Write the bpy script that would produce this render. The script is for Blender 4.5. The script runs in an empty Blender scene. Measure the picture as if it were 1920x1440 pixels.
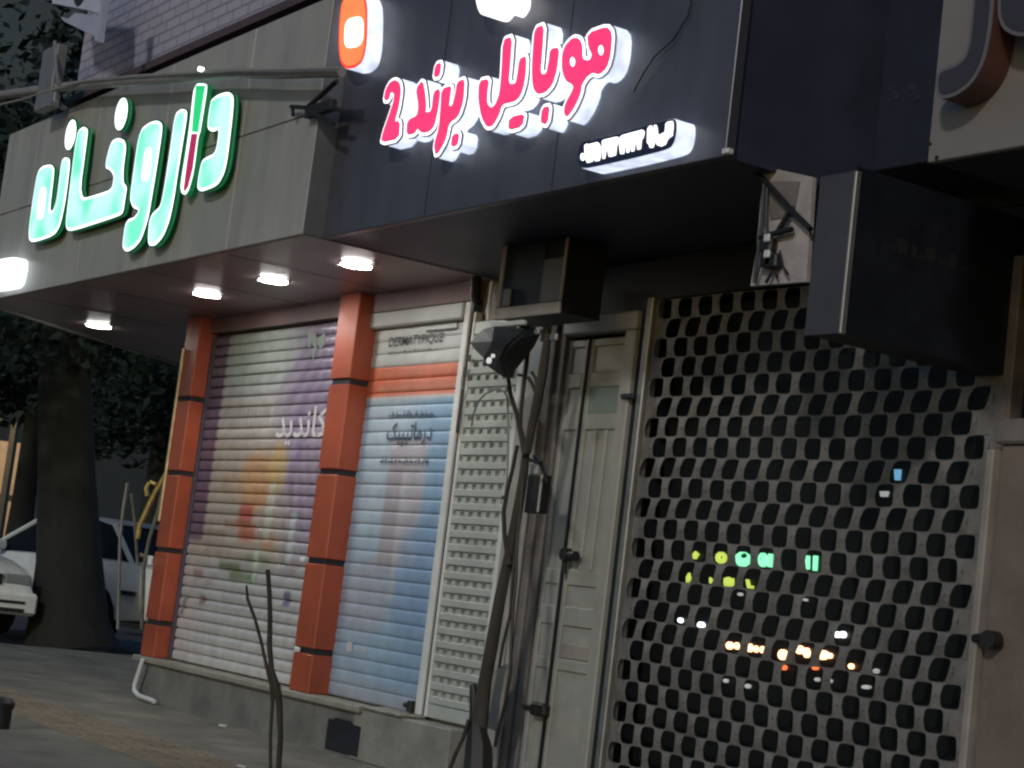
import bpy, math, random
import numpy as np
from mathutils import Vector, Matrix
random.seed(7); rng = np.random.default_rng(7)
S = bpy.context.scene

# ---------------------------------------------------------------- camera
F = 3500.0                                   # focal length in pixels of the 1920x1440 frame
def _n(v): v = np.array(v, float); return v/np.linalg.norm(v)
_X = -_n([-1370-960, -(850-720), -F])
_b = F*F/415.0
_Z = _n([.1225*_b, _b, -F]); _Z = _n(_Z-_X*_Z.dot(_X)); _Y = np.cross(_Z, _X)
R = np.array([_X, _Y, _Z])                   # world = R @ camera
CAM = np.array([7.64936, -5.51375, 1.0])
def at(px, py, y=0.0):
    d = R@np.array([px-960, -(py-720), -F]); return CAM+d*((y-CAM[1])/d[1])
def atz(px, py, z=0.0):
    d = R@np.array([px-960, -(py-720), -F]); return CAM+d*((z-CAM[2])/d[2])
cd = bpy.data.cameras.new("camera"); cam = bpy.data.objects.new("camera", cd); S.collection.objects.link(cam)
cd.sensor_fit = 'HORIZONTAL'; cd.sensor_width = 36; cd.lens = 36*F/1920
cd.clip_start = .1; cd.clip_end = 500
M4 = Matrix([[R[i][j] for j in range(3)]+[CAM[i]] for i in range(3)]+[[0, 0, 0, 1]])
cam.matrix_world = M4; S.camera = cam

# ---------------------------------------------------------------- light
LD = Vector((-.105, .15, -.088)).normalized()       # street lamp light, from the street side, right and above
W = bpy.data.worlds.new("World"); S.world = W; W.use_nodes = True
nt = W.node_tree; nt.nodes.clear()
sky = nt.nodes.new('ShaderNodeTexSky'); sky.sky_type = 'NISHITA'; sky.sun_disc = False
sky.sun_elevation = math.radians(3); sky.sun_rotation = math.atan2(-LD.x, -LD.y)
bg = nt.nodes.new('ShaderNodeBackground'); bg.inputs[1].default_value = .105
wo = nt.nodes.new('ShaderNodeOutputWorld')
tint = nt.nodes.new('ShaderNodeVectorMath'); tint.operation = 'MULTIPLY'; tint.inputs[1].default_value = (.7, 1.1, 2.0)
nt.links.new(sky.outputs[0], tint.inputs[0]); nt.links.new(tint.outputs[0], bg.inputs[0]); nt.links.new(bg.outputs[0], wo.inputs[0])
sl = bpy.data.lights.new("street_light", 'SUN'); sl.energy = .88; sl.angle = math.radians(4); sl.color = (1, .965, .90)
so = bpy.data.objects.new("street_light", sl); S.collection.objects.link(so)
so.rotation_euler = LD.to_track_quat('-Z', 'Y').to_euler()
S.view_settings.view_transform = 'Standard'; S.view_settings.look = 'None'
S.view_settings.exposure = 0; S.view_settings.gamma = 1
S.cycles.use_denoising = True; S.cycles.max_bounces = 6; S.cycles.sample_clamp_indirect = 3
S.cycles.filter_width = 2.4

# ---------------------------------------------------------------- materials
def mat(name, col, rough=.6, metal=0, noise=0, nscale=6, bump=0, bscale=60, emit=None, es=0, spec=.5, stretch=(1, 1, 1)):
    m = bpy.data.materials.new(name); m.use_nodes = True; t = m.node_tree; p = t.nodes['Principled BSDF']
    p.inputs['Base Color'].default_value = (*col, 1); p.inputs['Roughness'].default_value = rough
    p.inputs['Metallic'].default_value = metal; p.inputs['Specular IOR Level'].default_value = spec
    if emit: p.inputs['Emission Color'].default_value = (*emit, 1); p.inputs['Emission Strength'].default_value = es
    tc = t.nodes.new('ShaderNodeTexCoord'); mp = t.nodes.new('ShaderNodeMapping'); mp.inputs['Scale'].default_value = stretch
    g = t.nodes.new('ShaderNodeNewGeometry'); t.links.new(g.outputs['Position'], mp.inputs[0])
    if noise:
        n = t.nodes.new('ShaderNodeTexNoise'); n.inputs['Scale'].default_value = nscale; n.inputs['Detail'].default_value = 6; n.inputs['Roughness'].default_value = .65
        t.links.new(mp.outputs[0], n.inputs['Vector'])
        r = t.nodes.new('ShaderNodeMapRange'); r.inputs[1].default_value = .3; r.inputs[2].default_value = .7
        r.inputs[3].default_value = 1-noise; r.inputs[4].default_value = 1+noise
        t.links.new(n.outputs[0], r.inputs[0])
        v = t.nodes.new('ShaderNodeVectorMath'); v.operation = 'SCALE'; v.inputs[0].default_value = col
        t.links.new(r.outputs[0], v.inputs['Scale']); t.links.new(v.outputs[0], p.inputs['Base Color'])
        r2 = t.nodes.new('ShaderNodeMapRange'); r2.inputs[3].default_value = max(.05, rough-.12); r2.inputs[4].default_value = min(1, rough+.12)
        t.links.new(n.outputs[0], r2.inputs[0]); t.links.new(r2.outputs[0], p.inputs['Roughness'])
    if bump:
        n2 = t.nodes.new('ShaderNodeTexNoise'); n2.inputs['Scale'].default_value = bscale; n2.inputs['Detail'].default_value = 4
        t.links.new(mp.outputs[0], n2.inputs['Vector'])
        b = t.nodes.new('ShaderNodeBump'); b.inputs['Strength'].default_value = bump; b.inputs['Distance'].default_value = .01
        t.links.new(n2.outputs[0], b.inputs['Height']); t.links.new(b.outputs[0], p.inputs['Normal'])
    return m
def vmat(name, rough=.45, metal=0, noise=.1, spec=.5):            # colours printed on the surface come from the mesh
    m = mat(name, (.5, .5, .5), rough, metal, spec=spec); t = m.node_tree; p = t.nodes['Principled BSDF']
    a = t.nodes.new('ShaderNodeAttribute'); a.attribute_name = 'Col'
    g = t.nodes.new('ShaderNodeNewGeometry'); n = t.nodes.new('ShaderNodeTexNoise'); n.inputs['Scale'].default_value = 9; n.inputs['Detail'].default_value = 5
    t.links.new(g.outputs['Position'], n.inputs['Vector'])
    r = t.nodes.new('ShaderNodeMapRange'); r.inputs[1].default_value = .3; r.inputs[2].default_value = .7
    r.inputs[3].default_value = 1-noise; r.inputs[4].default_value = 1+noise; t.links.new(n.outputs[0], r.inputs[0])
    v = t.nodes.new('ShaderNodeVectorMath'); v.operation = 'SCALE'
    t.links.new(a.outputs['Color'], v.inputs[0]); t.links.new(r.outputs[0], v.inputs['Scale']); t.links.new(v.outputs[0], p.inputs['Base Color'])
    return m
def glow(name, col, s, rough=.4, var=0.0, vs=8):                 # lit sign faces
    m = mat(name, tuple(min(.8, c) for c in col), rough, emit=col, es=s)
    if var:
        t = m.node_tree; p = t.nodes['Principled BSDF']; g = t.nodes.new('ShaderNodeNewGeometry')
        n = t.nodes.new('ShaderNodeTexNoise'); n.inputs['Scale'].default_value = vs; t.links.new(g.outputs['Position'], n.inputs['Vector'])
        r = t.nodes.new('ShaderNodeMapRange'); r.inputs[1].default_value = .3; r.inputs[2].default_value = .7
        r.inputs[3].default_value = s*(1-var); r.inputs[4].default_value = s*(1+var)
        t.links.new(n.outputs[0], r.inputs[0]); t.links.new(r.outputs[0], p.inputs['Emission Strength'])
    return m

# ---------------------------------------------------------------- object helpers
def link(o, parent=None):
    S.collection.objects.link(o)
    if parent is not None: o.parent = parent
    return o
def tag(o, label=None, cat=None, group=None, kind=None):
    for k, v in (('label', label), ('category', cat), ('group', group), ('kind', kind)):
        if v: o[k] = v
    return o
def empty(name, loc, label=None, cat=None, group=None, kind=None):
    o = bpy.data.objects.new(name, None); link(o); o.location = loc; o.empty_display_size = .1
    bpy.context.view_layer.update()
    return tag(o, label, cat, group, kind)
class MB:
    def __init__(s): s.v = []; s.f = []; s.c = []
    def add(s, vs, fs, col=None):
        k = len(s.v); s.v += [tuple(map(float, v)) for v in vs]; s.f += [[i+k for i in f] for f in fs]
        if col is not None: s.c += [col]*len(vs)
        return s
    def box(s, x0, x1, y0, y1, z0, z1, bev=0, **k):
        if bev:
            b = min(bev, abs(x1-x0)/3, abs(y1-y0)/3, abs(z1-z0)/3)
            pts = []
            for (x, sx) in ((x0, 1), (x1, -1)):
                for (y, sy) in ((y0, 1), (y1, -1)):
                    for (z, sz) in ((z0, 1), (z1, -1)):
                        pts += [(x+sx*b, y+sy*b, z), (x+sx*b, y, z+sz*b), (x, y+sy*b, z+sz*b)]
            import bmesh
            bm = bmesh.new()
            for p in pts: bm.verts.new(p)
            bmesh.ops.convex_hull(bm, input=bm.verts)
            bm.verts.index_update()
            s.add([v.co[:] for v in bm.verts], [[v.index for v in f.verts] for f in bm.faces], **k); bm.free(); return s
        return s.add([(x0, y0, z0), (x1, y0, z0), (x1, y1, z0), (x0, y1, z0), (x0, y0, z1), (x1, y0, z1), (x1, y1, z1), (x0, y1, z1)],
                     [(0, 3, 2, 1), (4, 5, 6, 7), (0, 1, 5, 4), (1, 2, 6, 5), (2, 3, 7, 6), (3, 0, 4, 7)], **k)
    def prism(s, pts, y0, y1, **k):                 # outline in x,z extruded along y
        n = len(pts); a = sum(pts[i][0]*pts[(i+1) % n][1]-pts[(i+1) % n][0]*pts[i][1] for i in range(n))
        if a < 0: pts = pts[::-1]
        vs = [(p[0], y0, p[1]) for p in pts]+[(p[0], y1, p[1]) for p in pts]
        return s.add(vs, [list(range(n)), list(range(n, 2*n))[::-1]]+[(i+n, (i+1) % n+n, (i+1) % n, i) for i in range(n)], **k)
    def prismz(s, pts, z0, z1, **k):
        n = len(pts); a = sum(pts[i][0]*pts[(i+1) % n][1]-pts[(i+1) % n][0]*pts[i][1] for i in range(n))
        if a < 0: pts = pts[::-1]
        vs = [(p[0], p[1], z0) for p in pts]+[(p[0], p[1], z1) for p in pts]
        return s.add(vs, [list(range(n))[::-1], list(range(n, 2*n))]+[(i, (i+1) % n, (i+1) % n+n, i+n) for i in range(n)], **k)
    def tube(s, pts, r, n=10, wob=0, **k):
        P = [Vector(p) for p in pts]; rs = r if isinstance(r, (list, tuple)) else [r]*len(P)
        vs = []; up = Vector((0.3, 1, 0.1)).normalized()
        for i, p in enumerate(P):
            t = (P[min(i+1, len(P)-1)]-P[max(i-1, 0)]).normalized()
            a = t.cross(up).normalized(); b = t.cross(a).normalized()
            for j in range(n):
                q = 2*math.pi*j/n; rr = rs[i]*(1+(random.uniform(-wob, wob) if wob else 0))
                vs.append(p+a*math.cos(q)*rr+b*math.sin(q)*rr)
        fs = [(i*n+j, i*n+(j+1) % n, (i+1)*n+(j+1) % n, (i+1)*n+j) for i in range(len(P)-1) for j in range(n)]
        fs += [list(range(n))[::-1], [(len(P)-1)*n+j for j in range(n)]]
        return s.add(vs, fs, **k)
    def disc(s, c, r0, h, axis='z', n=24, r1=None, **k):
        r1 = r0 if r1 is None else r1; vs = []
        for (rr, t) in ((r0, 0), (r1, h)):
            for j in range(n):
                q = 2*math.pi*j/n; u, v = math.cos(q)*rr, math.sin(q)*rr
                vs.append({'z': (c[0]+u, c[1]+v, c[2]+t), 'y': (c[0]+u, c[1]+t, c[2]+v), 'x': (c[0]+t, c[1]+u, c[2]+v)}[axis])
        return s.add(vs, [list(range(n)), list(range(n, 2*n))[::-1]]+[(j, (j+1) % n, (j+1) % n+n, j+n) for j in range(n)], **k)
    def build(s, name, m, parent=None, smooth=False, M=None):
        me = bpy.data.meshes.new(name); vs = s.v
        if M is not None: vs = [(M@Vector(v))[:] for v in vs]
        if parent is not None:
            mi = parent.matrix_world.inverted(); vs = [(mi@Vector(v))[:] for v in vs]
        me.from_pydata(vs, [], s.f); me.update()
        if s.c and len(s.c) == len(s.v):
            a = me.color_attributes.new('Col', 'FLOAT_COLOR', 'POINT')
            a.data.foreach_set('color', np.array([(*c[:3], 1) for c in s.c], dtype=np.float32).ravel())
        me.materials.append(m)
        import bmesh
        bm = bmesh.new(); bm.from_mesh(me); bmesh.ops.recalc_face_normals(bm, faces=bm.faces); bm.to_mesh(me); bm.free()
        if smooth:
            me.polygons.foreach_set('use_smooth', [True]*len(me.polygons))
            try: me.set_sharp_from_angle(angle=math.radians(35))
            except Exception: pass
        o = bpy.data.objects.new(name, me); link(o, parent)
        bpy.context.view_layer.update()
        return o
def zc(ox, oy, s, pts): return [(ox+a/s, oy+b/s) for a, b in pts]
def onp(pts, y): return [tuple(at(p[0], p[1], y)[[0, 2]]) for p in pts]
def chaikin(p, n=2):
    for _ in range(n):
        q = []
        for i in range(len(p)):
            a, b = np.array(p[i]), np.array(p[(i+1) % len(p)]); q += [tuple(a*.8+b*.2), tuple(a*.2+b*.8)]
        p = q
    return p
def sdf_grid(polys, x0, z0, nx, nz, h, holes=()):
    X, Zg = np.meshgrid(x0+h*np.arange(nx), z0+h*np.arange(nz), indexing='ij')
    def sd(poly):
        P = np.array(poly); d = np.full(X.shape, 1e9); ins = np.zeros(X.shape, bool)
        for i in range(len(P)):
            a, b = P[i], P[(i+1) % len(P)]; e = b-a; L = e@e+1e-12
            t = np.clip(((X-a[0])*e[0]+(Zg-a[1])*e[1])/L, 0, 1)
            d = np.minimum(d, np.hypot(X-a[0]-t*e[0], Zg-a[1]-t*e[1]))
            c = ((a[1] > Zg) != (b[1] > Zg)) & (X < (b[0]-a[0])*(Zg-a[1])/(b[1]-a[1]+1e-15)+a[0]); ins ^= c
        return np.where(ins, -d, d)
    D = np.full(X.shape, 1e9)
    for p in polys: D = np.minimum(D, sd(p))
    for p in holes: D = np.maximum(D, -sd(p))
    return D
def contour_prism(mb, D, x0, z0, h, iso, y0, y1):    # solid shape where the distance is below iso
    E = D-iso; vid = {}; vs = []
    def V(key, x, z):
        if key not in vid: vid[key] = len(vs); vs.append((x, z))
        return vid[key]
    faces = []; nx, nz = E.shape
    cells = np.argwhere((np.minimum.reduce([E[:-1, :-1], E[1:, :-1], E[1:, 1:], E[:-1, 1:]]) < 0))
    for i, j in cells:
        cs = [(i, j), (i+1, j), (i+1, j+1), (i, j+1)]; poly = []
        for k in range(4):
            a, b = cs[k], cs[(k+1) % 4]; ea, eb = E[a], E[b]
            if ea < 0: poly.append(V(a, x0+a[0]*h, z0+a[1]*h))
            if (ea < 0) != (eb < 0):
                t = ea/(ea-eb); key = (min(a, b), max(a, b))
                poly.append(V(key, x0+(a[0]+t*(b[0]-a[0]))*h, z0+(a[1]+t*(b[1]-a[1]))*h))
        if len(poly) > 2: faces.append(poly)
    cnt = {}
    for f in faces:
        for k in range(len(f)):
            a, b = f[k], f[(k+1) % len(f)]; cnt[(a, b)] = cnt.get((a, b), 0)+1
    n = len(vs); V3 = [(x, y0, z) for x, z in vs]+[(x, y1, z) for x, z in vs]
    fs = faces+[(b, a, a+n, b+n) for (a, b) in cnt if (b, a) not in cnt]
    mb.add(V3, fs); return mb
def glyphs(name, polys, y0, y1, m, parent, iso=0, h=.004, holes=(), pad=.05):
    P = np.array([q for p in polys for q in p]); x0, z0 = P.min(0)-pad; x1, z1 = P.max(0)+pad
    D = sdf_grid(polys, x0, z0, int((x1-x0)/h)+2, int((z1-z0)/h)+2, h, holes)
    mb = MB(); contour_prism(mb, D, x0, z0, h, iso, y0, y1); return mb.build(name, m, parent)
def text_obj(name, body, px, py, px2, Y, m, parent, hpx, depth=.002, shear=0, bold=0):
    """lettering from (px,py) = left end of the base line to px2 = right end, standing on plane Y"""
    cu = bpy.data.curves.new(name, 'FONT'); cu.body = body; cu.size = 1; cu.extrude = 0; cu.shear = shear; cu.offset = bold
    o = bpy.data.objects.new(name, cu); S.collection.objects.link(o); bpy.context.view_layer.update()
    me = bpy.data.meshes.new_from_object(o.evaluated_get(bpy.context.evaluated_depsgraph_get())); bpy.data.objects.remove(o)
    V = np.array([v.co[:] for v in me.vertices])
    if not len(V): return None
    mn, mx = V.min(0), V.max(0); a = at(px, py, Y); b = at(px2, py, Y)
    L = abs(b[0]-a[0]); hh = abs(at(px, py-hpx, Y)[2]-at(px, py, Y)[2])
    mb = MB(); vs = [(a[0]+(v[0]-mn[0])/(mx[0]-mn[0])*L, Y, a[2]+(v[1]-mn[1])/(mx[1]-mn[1])*hh) for v in V]
    mb.add(vs, [list(p.vertices) for p in me.polygons])
    return mb.build(name, m, parent)

# ---------------------------------------------------------------- palette
m_asphalt = mat('asphalt', (.045, .046, .046), .85, noise=.35, nscale=3, bump=.5, bscale=70)
m_walk = mat('paving', (.165, .158, .125), .8, noise=.45, nscale=2.2, bump=.4, bscale=45)
def slab_joints(m_, w, h, dark):
    t = m_.node_tree; p = t.nodes['Principled BSDF']; src = p.inputs['Base Color'].links[0].from_socket; g = t.nodes.new('ShaderNodeNewGeometry')
    b = t.nodes.new('ShaderNodeTexBrick'); b.inputs['Scale'].default_value = 1; b.inputs['Brick Width'].default_value = w; b.inputs['Row Height'].default_value = h; b.inputs['Mortar Size'].default_value = .005
    b.inputs['Color1'].default_value = (1, 1, 1, 1); b.inputs['Color2'].default_value = (.82, .83, .82, 1); b.inputs['Mortar'].default_value = (dark, dark, dark, 1)
    v = t.nodes.new('ShaderNodeVectorMath'); v.operation = 'MULTIPLY'; t.links.new(g.outputs['Position'], b.inputs['Vector'])
    t.links.new(src, v.inputs[0]); t.links.new(b.outputs['Color'], v.inputs[1]); t.links.new(v.outputs[0], p.inputs['Base Color'])
slab_joints(m_walk, .4, .4, .72)
m_tactile = mat('tactile paving', (.225, .185, .125), .85, noise=.35, nscale=3, bump=.5, bscale=90)
m_kerb = mat('kerb stone', (.15, .13, .12), .8, noise=.3, nscale=5, bump=.3)
m_plinth = mat('plinth stone', (.17, .165, .15), .7, noise=.35, nscale=3, bump=.3, bscale=30)
m_plinth2 = mat('pale stone', (.24, .235, .21), .7, noise=.25, nscale=4, bump=.3, bscale=30)
m_sill = mat('sill stone', (.25, .24, .20), .55, noise=.3, nscale=6, bump=.2)
m_orange = mat('orange cladding', (.33, .068, .032), .36, noise=.22, nscale=2.5, bump=.05, bscale=4)
m_groove = mat('dark joint', (.02, .018, .02), .8)
m_fascia = mat('beige composite panel', (.33, .322, .295), .42, noise=.2, nscale=2, bump=.08, bscale=3, stretch=(2, 2, .5))
m_soffit = mat('soffit panel', (.20, .14, .14), .38, noise=.2, nscale=2.5, stretch=(1, .3, 1))
m_redwall = mat('dull mauve wall', (.16, .10, .105), .6, noise=.2, nscale=4)
m_dark = mat('dark composite panel', (.066, .066, .084), .4, noise=.25, nscale=2, bump=.06, bscale=3, stretch=(2, 2, .5))
m_black = mat('black', (.012, .013, .018), .6, noise=.3); m_navy = mat('dark navy panel', (.035, .04, .068), .55, noise=.25, nscale=2)
m_blacksign = mat('black vinyl', (.01, .012, .02), .55, noise=.3)
m_cream = mat('cream paint', (.33, .325, .295), .5, noise=.14, nscale=5, bump=.15, bscale=25)
m_creamd = mat('old cream paint', (.29, .265, .235), .6, noise=.22, nscale=5, bump=.2, bscale=25)
m_pil = mat('grey brown stone strip', (.18, .16, .15), .6, noise=.25, nscale=6)
m_rail = mat('galvanised rail', (.28, .28, .28), .45, .6, noise=.2)
m_grille = mat('galvanised grille', (.225, .208, .188), .5, .3, noise=.36, nscale=7, bump=.1, bscale=40)
m_rust = mat('rusty rail', (.13, .11, .095), .7, noise=.4, nscale=9)
m_white = mat('white paint', (.62, .63, .62), .45, noise=.1, nscale=5)
m_shutw = mat('pale shutter metal', (.42, .45, .42), .4, .1, noise=.1, nscale=5)
m_window = mat('shutter window', (.30, .32, .29), .5, noise=.3, nscale=14)
m_bark = mat('bark', (.05, .043, .034), .9, noise=.4, nscale=12, bump=.8, bscale=40, stretch=(1, 1, .3))
m_trunk = mat('tree bark', (.013, .015, .012), .95, noise=.45, nscale=6, bump=.9, bscale=18, stretch=(1, 1, .3))
m_wire = mat('black cable', (.01, .01, .011), .5)
m_iron = mat('dark iron', (.035, .033, .032), .55, .5, noise=.3)
m_bag = mat('black plastic sheet', (.028, .032, .036), .6, noise=.3, bump=.4, bscale=12)
m_brick = None

# ---------------------------------------------------------------- ground
def structure(name, mb, m, **k): o = mb.build(name, m, **k); tag(o, kind='structure'); return o
yk = -2.35                                        # kerb line
g = MB(); g.add([(-90, -60, -.15), (60, -60, -.15), (60, 80, -.15), (-90, 80, -.15)], [(0, 1, 2, 3)])
structure('road', g, m_asphalt)
w = MB(); w.box(-11, 20, yk, 12, -.14, 0); structure('sidewalk', w, m_walk)
k = MB(); x = -11
while x < 12:
    k.box(x+.004, x+.746, yk-.16, yk-.003, -.14, .012, bev=.012); x += .75
structure('kerb', k, m_kerb)
# worn tactile strip: tiles with ridges, laid 4 mm above the paving
t = MB(); x = -11
while x < 4:
    for yy in (-1.62, -1.32):
        t.box(x+.004, x+.296, yy+.004, yy+.296, .0, .006)
        for q in range(4): t.box(x+.02, x+.28, yy+.04+q*.065, yy+.065+q*.065, .006, .011)
    x += .3
structure('paving_strip', t, m_tactile)

# ---------------------------------------------------------------- pharmacy building
FY = -1.12                                       # face of the pharmacy fascia
BY = -1.0                                        # face of the phone shop sign
ZS = 2.84                                        # underside of both signs
SY = .13                                         # plane of shutters and door
XE = -1.33                                       # right end of pharmacy fascia
pb = empty('pharmacy_building', (-3.3, 0, 0), 'pharmacy building with orange columns, closed roller shutters and pale brick upper floor', 'building')
m = MB()
m.box(-5.3, -.55, SY+.06, SY+.3, .0, 2.86)        # wall behind the shutters
m.box(-5.3, -5.05, SY+.3, 6, 0, 2.86)
m.build('wall', m_creamd, pb)
m = MB(); m.box(-5.2, -1.5, SY-.04, SY+.055, 2.72, 2.86); m.build('lintel', m_redwall, pb)
m = MB(); m.box(-5.33, -2.05, 0, SY+.05, 0, .272); m.build('plinth', m_plinth, pb)
m = MB(); m.box(-2.046, -.98, -.012, SY+.05, 0, .30, bev=.008); m.build('plinth_block', m_plinth2, pb)
m = MB(); x = -5.36
for x0, x1 in ((-5.37, -4.2), (-4.195, -3.0), (-2.995, -1.95)):
    m.box(x0, x1, -.045, SY+.02, .274, .312, bev=.006)
m.box(-1.945, -1.5, -.03, SY+.02, .302, .322, bev=.006)
m.build('sill', m_sill, pb)
def column(xl, wd, joints, zt):
    m = MB(); g = MB(); z = .314; lo = z
    for j in joints+[zt]:
        m.box(xl, xl+wd, .0, SY+.03, lo, j-(.018 if j != zt else 0), bev=.006); lo = j+.018
    c = m.build('column', m_orange, pb)
    for j in joints: g = MB(); g.box(xl+.012, xl+wd-.012, .014, SY+.03, j-.03, j+.03); g.build('joint', m_groove, c)
    return c
def zrow(px, py): return at(px, py, 0)[2]
c1 = column(at(262, 1231)[0], .24, sorted([zrow(*p) for p in ((283, 1166), (297, 1030), (318, 886), (331, 748))]), 2.838)
c2 = column(at(540, 1297)[0], .26, sorted([zrow(*p) for p in ((553, 1216), (578, 1050), (602, 884), (625, 716))]), 2.838)
# small white rail ends poking out of the joints
for p in ((560, 1218), (570, 1050)):
    m = MB(); q = at(*p, 0); m.box(q[0]-.03, q[0]+.03, -.02, .0, q[2]-.015, q[2]+.015, bev=.006); m.build('rail_end', m_white, c2)

def smooth(a, b, x): t_ = min(1, max(0, (x-a)/(b-a))); return t_*t_*(3-2*t_)
def mix(a, b, t_): return tuple(a[i]*(1-t_)+b[i]*t_ for i in range(3))
def blob(x, z, cx, cz, rx, rz): return max(0, 1-smooth(.5, 1.0, math.hypot((x-cx)/rx, (z-cz)/rz)))
def rect(x, z, x0, x1, z0, z1, s=.02): return smooth(x0-s, x0+s, x)*(1-smooth(x1-s, x1+s, x))*smooth(z0-s, z0+s, z)*(1-smooth(z1-s, z1+s, z))
def slats(x0, x1, z0, z1, pitch, Y, colf, dx=.02, depth=.022, skew=.0):
    m = MB(); nx = int((x1-x0)/dx)+1; xs = np.linspace(x0, x1, nx); rows = []
    n = max(1, round((z1-z0)/pitch)); p = (z1-z0)/n
    for i in range(n):
        for t_, d in ((0, 0), (.05, .55), (.12, .86), (.3, 1), (.6, 1), (.82, .86), (.92, .55), (.97, 0)): rows.append((z0+(i+t_)*p, Y-d*depth))
    rows.append((z1, Y)); vs = []; cs = []
    for z, y in rows:
        for x in xs: vs.append((x, y, z)); cs.append(colf(x, z))
    fs = [(j*nx+i, j*nx+i+1, (j+1)*nx+i+1, (j+1)*nx+i) for j in range(len(rows)-1) for i in range(nx-1)]
    m.add(vs, fs); m.c = cs; return m
m_print = vmat('printed shutter', .27, .15, .12); m_print2 = vmat('printed vinyl shutter', .5, .05, .1, spec=.35)
# --- first shutter: purple and orange poster print
X0, X1 = at(320, 1230, SY)[0]+.03, -2.92
XA = X0
GW = (.55, .54, .52); PUR = (.10, .062, .13); PUR2 = (.34, .28, .41)
def s1pt(px, py): q = at(px, py, SY); return q[0], q[2]
def shutter1(x, z):
    c = mix(GW, (.42, .42, .42), smooth(.3, 1.2, z))
    c = mix(c, (.36, .40, .38), smooth(2.2, 2.4, z))
    cx, cz = s1pt(450, 1000)
    c = mix(c, (.42, .34, .27), .7*rect(x, z, s1pt(375, 900)[0], s1pt(560, 900)[0], s1pt(450, 1060)[1], s1pt(450, 815)[1], .12))
    cx, cz = s1pt(625, 760); a = math.atan2(z-cz-.9, x-cx-.1)
    d = math.hypot(x-cx, (z-cz)*.8)
    c = mix(c, mix(PUR2, (.27, .21, .33), .5+.5*math.sin(a*38)), .92*(1-smooth(.5, .95, d+.05*math.sin(a*19))))
    cx, cz = s1pt(590, 900); c = mix(c, (.36, .3, .36), .7*blob(x, z, cx, cz, .3, .55))
    # ray pattern under the word
    if s1pt(590, 830)[1] > z > s1pt(590, 1000)[1] and x > s1pt(540, 900)[0]:
        c = mix(c, (.22, .17, .26), .45*(.5+.5*math.sin((x*1.0+z*.35)*48)))
    for (px, py, rx, rz, col, s) in ((480, 905, .36, .28, (.56, .30, .13), .78), (520, 880, .18, .24, (.56, .40, .15), .75), (430, 905, .2, .12, (.42, .27, .17), .5)):
        qx, qz = s1pt(px, py); c = mix(c, col, s*blob(x, z, qx, qz, rx, rz))
    for (px, py, wx, wz, col, s) in ((460, 965, .11, .07, (.42, .07, .05), .85), (462, 1000, .13, .06, (.45, .13, .06), .8), (500, 1015, .1, .05, (.45, .22, .08), .7), (445, 985, .22, .03, (.32, .12, .07), .5),
                                (430, 1062, .17, .035, (.14, .18, .09), .85), (455, 1080, .21, .03, (.13, .18, .08), .9), (480, 1050, .2, .03, (.2, .24, .14), .7), (372, 1075, .08, .025, (.28, .1, .1), .7), (392, 1092, .06, .02, (.3, .12, .11), .6), (545, 1065, .08, .04, (.33, .16, .13), .5),
                                (540, 1040, .1, .16, (.3, .3, .33), .5), (400, 1000, .2, .02, (.25, .17, .12), .5), (410, 1030, .2, .015, (.3, .2, .13), .5)):
        qx, qz = s1pt(px, py); c = mix(c, col, s*rect(x, z, qx-wx, qx+wx, qz-wz, qz+wz, .035))
    # little jars and boxes on the poster
    for (px, py, wx, wz, col) in ((505, 960, .05, .2, (.5, .5, .42)), (478, 1065, .035, .13, (.45, .55, .42)), (545, 1010, .04, .17, (.5, .55, .55)), (575, 960, .06, .07, (.33, .28, .36)), (538, 1122, .05, .05, (.1, .1, .2)), (380, 1125, .05, .03, (.25, .12, .1))):
        qx, qz = s1pt(px, py); c = mix(c, col, .85*rect(x, z, qx-wx, qx+wx, qz-wz, qz+wz, .012))
    # pill logo
    qx0, qz = s1pt(410, 780); qx1, _ = s1pt(510, 780)
    r1 = rect(x, z, qx0, qx1, qz-.13, qz+.1, .012); r2 = rect(x, z, qx0+.03, qx1-.03, qz-.10, qz+.07, .012)
    c = mix(c, (.5, .47, .42), .8*(r1-r2)); 
    if r2 > .3: c = mix(c, (.33, .25, .2), .5*(.5+.5*math.sin(x*95)))
    # text line near the bottom
    qz = s1pt(430, 1140)[1]
    if abs(z-qz) < .018 and s1pt(360, 1140)[0] < x < s1pt(530, 1140)[0]: c = mix(c, (.2, .17, .18), .55*(.5+.5*math.sin(x*70)*math.sin(x*23)))
    qx, qz = s1pt(345, 1135); c = mix(c, (.2, .18, .2), .8*rect(x+(z-qz)*-.4, z, qx-.04, qx+.03, qz-.07, qz+.07, .01))
    # purple edge
    e = s1pt(372, 900)[0] - .0
    c = mix(c, PUR, .85*(1-smooth(XA+.20, XA+.26, x))*smooth(s1pt(340, 1010)[1]-.02, s1pt(340, 1010)[1]+.02, z))
    return c
sh1 = slats(X0, X1, .318, 2.70, .0765, SY+.02, shutter1).build('roller_shutter', m_print, pb, smooth=True)
tag(sh1, 'tall left shutter printed with a faded purple and orange poster')
for a, b in ((X0-.06, X0-.002), (X1+.002, X1+.05)): m = MB(); m.box(a, b, SY-.02, SY+.05, .314, 2.70, bev=.005); m.build('guide_rail', mat('plum rail', (.06, .045, .065), .5, noise=.2), sh1)
m_tw = mat('faded white print', (.58, .56, .58), .5); m_tg = mat('grey print', (.2, .24, .22), .5); m_tb = mat('dark blue print', (.05, .07, .12), .5)
m_tgr = mat('light grey print', (.085, .09, .095), .7)
ff = lambda *a: ''.join(chr(c) for c in reversed(a))
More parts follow.
